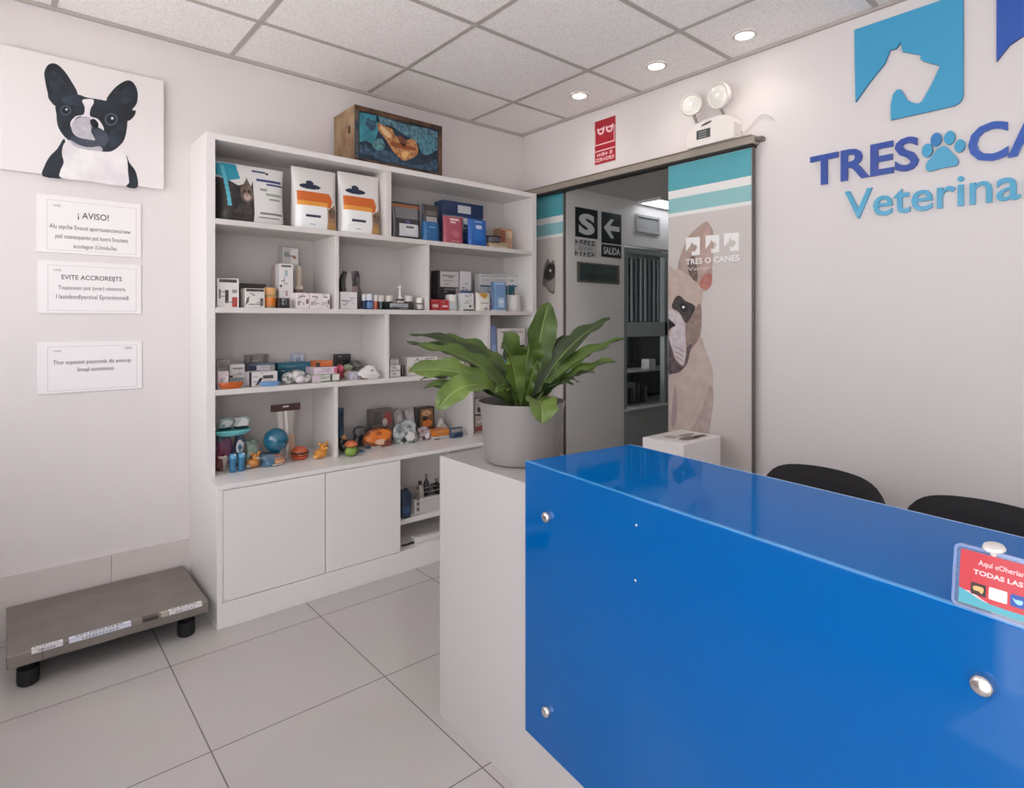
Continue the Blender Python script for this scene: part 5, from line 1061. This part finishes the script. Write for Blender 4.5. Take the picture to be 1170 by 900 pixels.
def animal(label, u, v, colr_, c2, k=1.):
    c = stack_y(u, v); c = Vector((c.x, c.y+.025, E4))
    return blob('plush_toy', label, 'toy', S4, c, [(0, 0, .022*k, .024*k, (1.25, 1, .9), colr_), (.012*k, -.008, .048*k, .019*k, (1, 1, .95), colr_), (.016*k, -.024*k, .046*k, .009*k, (1.2, 1, .7), c2), (-.008*k, -.012*k, .066*k, .007*k, (1, .7, 1.2), colr_), (.026*k, -.006*k, .066*k, .007*k, (1, .7, 1.2), colr_), (-.026*k, -.014*k, .012*k, .011*k, (1.3, 1, .8), c2), (.006*k, -.0265*k, .056*k, .003*k, (1, 1, 1), DKB), (.021*k, -.025*k, .056*k, .003*k, (1, 1, 1), DKB)])
animal('orange and tan animal toy left of the pack below the blue ball', 291, 535, '#c8843f', '#a9a196', 1.05)
c = stack_y(314, 533); yb_ = c.y+.05
rb_ = (xat(329.3, yb_) - xat(301.5, yb_))/2; cb = hit(315.4, 502.5, 1, yb_)
pouch('toy_pack', 'clear pack with orange and blue toys directly under the blue ball', 'toy pack', S4, (300, 328, cb.z-rb_-E4-.0005), E4, c.y, .095, '#5d7484', [('r', .5, .95, .2, .7, '#b57a56'), ('r', .55, .9, .3, .45, '#d8b48c'), ('r', .5, 1, .84, .95, '#b5563e'), ('r', 0, .45, .1, .7, '#4b6d86'), ('r', .4, 1, .06, .16, '#d4cfc6')], nx=26, nz=16, top=.72)
mb = MB(); mb.sphere(cb, rb_, M('#12637f', .22, coat=.7, hex2='#0f5874', nscale=6), n=40); mb.lathe([(rb_*1.001, -.002), (rb_*1.006, 0), (rb_*1.001, .002)], M('#0d4c62', .3), cb, 48); o = mb.build('toy_ball', origin=(cb.x, cb.y, cb.z-rb_), smooth=True); tag(o, 'shiny teal blue ball on top of a wrapped pack', 'ball', S4)
hangbag('stick_bag', 'clear hanging bag with dark brown stick header leaning behind the blue ball', 'toy pack', S4, (311, 345, 462), E4, -.16, .05, M('#b3aba6', .25, alpha=.9, coat=.4), '#4a2f2b', [('r', .08, .3, 0, 1, '#c9bfb8'), ('r', .45, .55, 0, 1, '#dcd8d6'), ('r', .6, .95, .0, .5, '#c6a58c')], .13, bw=.62)
c = stack_y(346, 526); c = Vector((c.x, c.y+.045, E4))
t = thing('burger_toy', 'orange red burger shaped toy right of the blue ball', 'toy', c, 0, S4)
mb = MB(); mb.lathe([(0, 0), (.03, 0), (.041, .008), (.042, .018), (.036, .022), (0, .022)], M('#b8502f', .4, coat=.3), c, 28); mb.build('bun_base', t, smooth=40)
mb = MB(); mb.lathe([(0, .0225), (.040, .0225), (.045, .028), (.040, .033), (0, .0335)], M('#d98d5e', .5, hex2='#8f3a26', nscale=50), c, 28); mb.build('filling', t, smooth=40)
mb = MB(); mb.lathe([(0, .034), (.042, .034), (.041, .046), (.030, .060), (.014, .066), (0, .067)], M('#c25c34', .4, coat=.3), c, 28); mb.tube([c + Vector((.043*math.cos(a_), .043*math.sin(a_), .036)) for a_ in [2*PI*k/24 for k in range(25)]], .004, M('#39302e', .5), 8); mb.build('bun_top', t, smooth=40)
animal('small tan animal toy behind the orange red burger', 338, 512, '#b98a52', '#8f6e48', .9)
animal('orange rubber duck toy at the right end of the left toy bay', 368.5, 524, '#d08a34', '#e0a44c', 1.15)
# ---- cupboard top, middle bay
c = stack_y(404, 522); c = Vector((c.x, c.y+.03, E4))
t = thing('squeaky_ball', 'round green toy with orange mushroom cap at bay front', 'toy', c, 0, S4)
mb = MB(); mb.sphere(c + Vector((0, 0, .027)), .030, M('#7a9a3a', .4, coat=.3), (1.15, 1, .9), 22); mb.sphere(c + Vector((.022, -.004, .024)), .021, M('#34402a', .5), (1, .9, 1), 14); mb.build('base_ball', t, smooth=True)
mb = MB(); mb.lathe([(0, .053), (.030, .053), (.036, .058), (.028, .074), (.012, .082), (0, .083)], M('#c26a3c', .4, coat=.3, hex2='#a85a38', nscale=20), c, 24); mb.build('cap', t, smooth=40)
carton('small_card', 'small dark blue card leaning at back beside divider', 'card', S4, (387.5, 393, 466), E4, -.10, .02, '#35566e', [('r', .2, .8, .5, .9, '#26303a'), ('r', .2, .8, .1, .3, '#5c86a2')])
blob('black_plush', 'black plush toy in the shade behind the mushroom toy', 'toy', S4, (xat(396, -.235), -.235, E4), [(0, 0, .035, .036, (1.3, .9, .95), '#17151a'), (-.03, 0, .06, .022, (1, .9, 1.1), '#1c191c'), (-.02, -.01, .085, .014, (1, .9, 1), '#b98a5c')])
pouch('dark_tray_pack', 'dark grey flat toy pack behind the orange toy pack', 'toy pack', S4, (405, 423, 488), E4, -.14, .05, '#4d494a', [('r', .1, .7, .6, .9, '#777274'), ('r', .3, .5, .3, .6, '#2b2829')], nx=16, nz=12, top=.5)
c = stack_y(436, 511)
pouch('rope_toy_pack', 'clear pack full of bright orange rope toys', 'toy pack', S4, (419, 452, 490.5), E4, c.y, .085, '#8a4a26', [('e', .3, .6, .3, .3, '#d8742a'), ('e', .65, .7, .3, .28, '#e07a28'), ('e', .5, .3, .2, .15, '#e3bfa0'), ('r', .1, .5, .0, .10, '#c8c4bc'), ('e', .75, .25, .15, .15, '#7a3a24'), ('e', .45, .75, .12, .1, '#a84f1c'), ('r', 0, .1, 0, .2, '#2f5a74')], nx=28, nz=20, top=.35, wr=.005)
carton('flat_blue_card', 'flat blue card lying under the orange rope toys', 'card', S4, (404, 417.5, .006), E4, -.29, .05, '#3f6076', [('r', 0, 1, 0, 1, '#4c748c')])
carton('photo_box', 'grey box with red toy photo at back of middle bay', 'box', S4, (424.5, 449, 467.5), E4, -.12, .06, '#6d6561', [('e', .75, .7, .2, .22, '#9a4a48'), ('e', .62, .6, .12, .12, '#c9bab0'), ('r', .05, .45, .55, .95, '#57504d')])
pouch('silver_pack', 'silver pack between the red photo box and black framed box', 'toy pack', S4, (450, 464, 468), E4, -.10, .05, '#a39b98', [('e', .5, .7, .2, .12, '#c4bdba')], nx=12, nz=14, top=.3)
pouch('silver_pack', 'pale pinkish silver pack left of the black framed box', 'toy pack', S4, (464.5, 477.5, 467), E4, -.10, .05, '#b3a8a8', [('e', .5, .65, .35, .2, '#cfc6c6'), ('e', .5, .4, .2, .1, '#c0b6b6')], nx=12, nz=14, top=.3)
carton('photo_box', 'black framed box with orange food photo at back of middle bay', 'box', S4, (478, 496.5, 465), E4, -.14, .06, '#2c2928', [('r', .12, .9, .30, .95, '#7a5a40'), ('e', .5, .8, .3, .1, '#c79a70'), ('e', .55, .45, .3, .12, '#d8742e'), ('e', .4, .62, .15, .08, '#2c2018')])
def pattern_bag(label, u0, u1, v0, vb, c1, c2):
    c = stack_y((u0+u1)/2, vb)
    return pouch('patterned_pack', label, 'toy pack', S4, (u0, u1, v0), E4, c.y, .075, M(c1, .35, coat=.4, hex2=c2, nscale=34), [('e', .6, .3, .2, .2, '#dedad8'), ('e', .3, .2, .12, .12, '#2e2c30')], nx=20, nz=18, top=.3, wr=.005)
pattern_bag('larger white and grey patterned pack at the front of middle bay', 453, 480, 481.5, 507, '#c9cbca', '#5d6668')
pattern_bag('smaller white pack with red loops beside the larger patterned pack', 480.5, 494.5, 488, 503, '#c9c2c6', '#7a3038')
carton('orange_box', 'bright orange flat box right of the patterned packs', 'box', S4, (496, 513.5, .035), E4+.018, -.26, .09, '#d27a28', [('r', .05, .95, .5, .9, '#df8d38')])
carton('white_box', 'thin white box under the bright orange flat box', 'box', S4, (496, 516.5, .017), E4, -.265, .10, '#cfcac6', [('r', 0, .3, 0, .4, '#33302e')])
c = Vector((-.775, -.105, E4)); T = Matrix.Translation(c + Vector((0, 0, .052))) @ Matrix.Rotation(-.9, 4, 'Y')
mb = MB(); mb.lathe([(0, -.05), (.012, -.048), (.034, .03), (.036, .045), (.030, .052), (0, .055)], M('#d6d0cc', .4, coat=.3, noise=.08), (0, 0, 0), 24, T=T); mn = min(p.z for p in mb.v); mb.v = [p - Vector((0, 0, mn-E4)) for p in mb.v]
tag(mb.build('cone_toy', origin=c, smooth=40), 'pale cone shaped toy lying behind the dark blue sachet', 'toy', S4)
pouch('dark_blue_sachet', 'dark blue sachet at right end of middle toy bay', 'sachet', S4, (516.5, 531, 489), E4, -.30, .05, '#28425f', [('r', .1, .9, .6, .9, '#8f8a86'), ('r', .2, .7, .2, .4, '#1c2e44')], nx=14, nz=12, top=.4)
# ---- cupboard top, right bay (mostly behind the pot)
carton('grey_print_box', 'black and white printed box by the pot rim', 'box', S4, (543, 566, 455), E4+.11, -.25, .09, '#b9b5b6', [('r', .1, .5, .2, .5, '#3c3a40'), ('r', .5, .9, .5, .8, '#dedcdc'), ('r', .0, 1, .0, .1, '#4c4a4c')])
carton('grey_print_box', 'brown and white box under the printed box by pot', 'box', S4, (543, 566, .109), E4, -.26, .10, '#b3a49e', [('r', .0, .6, .1, .4, '#8f4a3a'), ('r', .1, .8, .6, .75, '#d3cac4')])
# ---- the open niche
EN = .2435
xq = lambda u, y: xat(u, y)
def nz(v, u, y): return zat(u, v, y)
t = thing('storage_box', 'white cardboard box with brown edge print in the open niche', 'box', (xat(490, -.36), -.30, EN), 0)
mb = MB(); x0, x1 = xat(474, -.365), xat(520, -.365); zt_ = zat(487, 568, -.365)
for a in ((x0, x1, -.365, -.362), (x0, x1, -.12, -.117), (x0, x0+.003, -.362, -.12), (x1-.003, x1, -.362, -.12)): mb.box(*a, EN, zt_, M('#c9c4c0', .6), .0005)
mb.box(x0+.003, x1-.003, -.362, -.12, EN, EN+.003, M('#a9a29c', .7), 0)
F = FA(-.365)
for k in range(5): mb.prism([(x0+.012, EN+.012+k*.030), (x0+.030, EN+.012+k*.030), (x0+.030, EN+.034+k*.030), (x0+.012, EN+.034+k*.030)], F, .0002, .0006, M('#6d5a50', .6))
for k in range(4): mb.prism([(x0+.045, EN+.06+k*.025), (x0+.17-.02*(k % 2), EN+.06+k*.025), (x0+.17-.02*(k % 2), EN+.063+k*.025), (x0+.045, EN+.063+k*.025)], F, .0002, .0006, M('#a9a5a2', .6))
mb.build('carton_walls', t)
for i, (u, v0, v1, y, r, c1, l) in enumerate(((480, 549, 570, -.31, .022, '#b9b4af', 'pale bottle standing in the niche box at left'), (487, 541, 570, -.25, .016, '#2b2829', 'tall black bottle standing in the niche box'), (493, 553, 570, -.30, .020, '#5c5350', 'brown bottle standing in the niche box'), (499, 546, 570, -.22, .022, '#2f2c2c', 'black capped bottle standing in the niche box near the desk'))):
    x = xat(u, y); h = zat(u, v0, y)-EN-.004
    mb = MB(); mb.lathe([(0, 0), (r, 0), (r, h*.72), (r*.45, h*.8), (r*.4, h*.86)], colr(c1), (x, y, EN+.0035), 18); o = tag(mb.build('grooming_bottle', origin=(x, y, EN+.0035), smooth=40), l, 'bottle', 'bottles in the niche box')
    mb = MB(); mb.lathe([(0, h*.862), (r*.5, h*.862), (r*.5, h*.99), (0, h)], colr('#8d8986' if i % 2 else '#1e1c1d'), (x, y, EN+.0035), 16); mb.build('lid', o, smooth=40)
pouch('blue_bag', 'dark blue plastic bag left of the white box in the niche', 'bag', None, (459.5, 472, 560), EN, -.40, .06, '#25354a', [('e', .5, .3, .3, .15, '#37587e')], nx=14, nz=16, top=.3, wr=.004)
mb = MB(); BC = M('#141416', .5)
pts = spline([(xat(458.8, -.44), -.44, .1180), (xat(464, -.44), -.445, .1180), (xat(470, -.44), -.44, .1180), (xat(473, -.44), -.445, .1180)], 5); mb.tube(pts, .0055, BC, 8); o = tag(mb.build('power_cable', origin=pts[0], smooth=50), 'thick black cable end lying on the niche floor', 'cable')
t = thing('power_strip', 'white power strip lying on the floor of the open niche', 'power strip', (xat(495, -.44), -.44, .1125))
mb = MB(); mb.box(xat(474, -.455), xat(474, -.455)+.22, -.455, -.405, .1125, .142, M('#d5d1ce', .4), .005, 2); mb.build('housing', t, smooth=40)
mb = MB(); xx = xat(474, -.455)
for k in range(4): mb.lathe([(.015, .1421), (.015, .1432), (.013, .1432), (.012, .1422)], M('#8a8784', .5), (xx+.035+k*.05, -.43, 0), 16)
mb.build('socket', t)
# ================================================================ LIGHT, SKY, CAMERA
w = bpy.data.worlds.new('sky'); SC.world = w; w.use_nodes = True
bg = w.node_tree.nodes['Background']; bg.inputs[0].default_value = (.945, .955, 1, 1); bg.inputs[1].default_value = SKY
sd = bpy.data.lights.new('sun', 'SUN'); sd.energy = SUN; sd.angle = math.radians(1); sd.color = (1, .975, .98)
so = bpy.data.objects.new('sun', sd); COL.objects.link(so); so.rotation_euler = (0, math.radians(-11), 0)
pd = bpy.data.lights.new('window_portal', 'AREA'); pd.shape = 'RECTANGLE'; pd.size = OY0-OY1; pd.size_y = OZ; pd.cycles.is_portal = True
po = bpy.data.objects.new('window_portal', pd); COL.objects.link(po); po.location = (XL-.1, (OY0+OY1)/2, OZ/2); po.rotation_euler = (PI/2, 0, -PI/2)
pd2 = bpy.data.lights.new('window_portal', 'AREA'); pd2.shape = 'RECTANGLE'; pd2.size = W2[1]-W2[0]; pd2.size_y = W2[3]-W2[2]; pd2.cycles.is_portal = True
po2 = bpy.data.objects.new('window_portal', pd2); COL.objects.link(po2); po2.location = (XL-.1, (W2[0]+W2[1])/2, (W2[2]+W2[3])/2); po2.rotation_euler = (PI/2, 0, -PI/2)
if FILLP: fill_lamp(-1.63, -3.9, FILLP)
cd = bpy.data.cameras.new('camera'); co = bpy.data.objects.new('camera', cd); COL.objects.link(co)
co.location = CAM; co.rotation_euler = (PI/2, 0, -CYAW); cd.sensor_width = 36; cd.lens = CF/1170*36; cd.shift_x = 0; cd.shift_y = -(450-CV)/1170; cd.clip_start = .02
SC.camera = co
vs = SC.view_settings; vs.view_transform = 'Standard'; vs.look = 'None'; vs.gamma = 1; vs.use_curve_mapping = False; vs.exposure = EXPO
SC.cycles.max_bounces = 10; SC.cycles.diffuse_bounces = 6
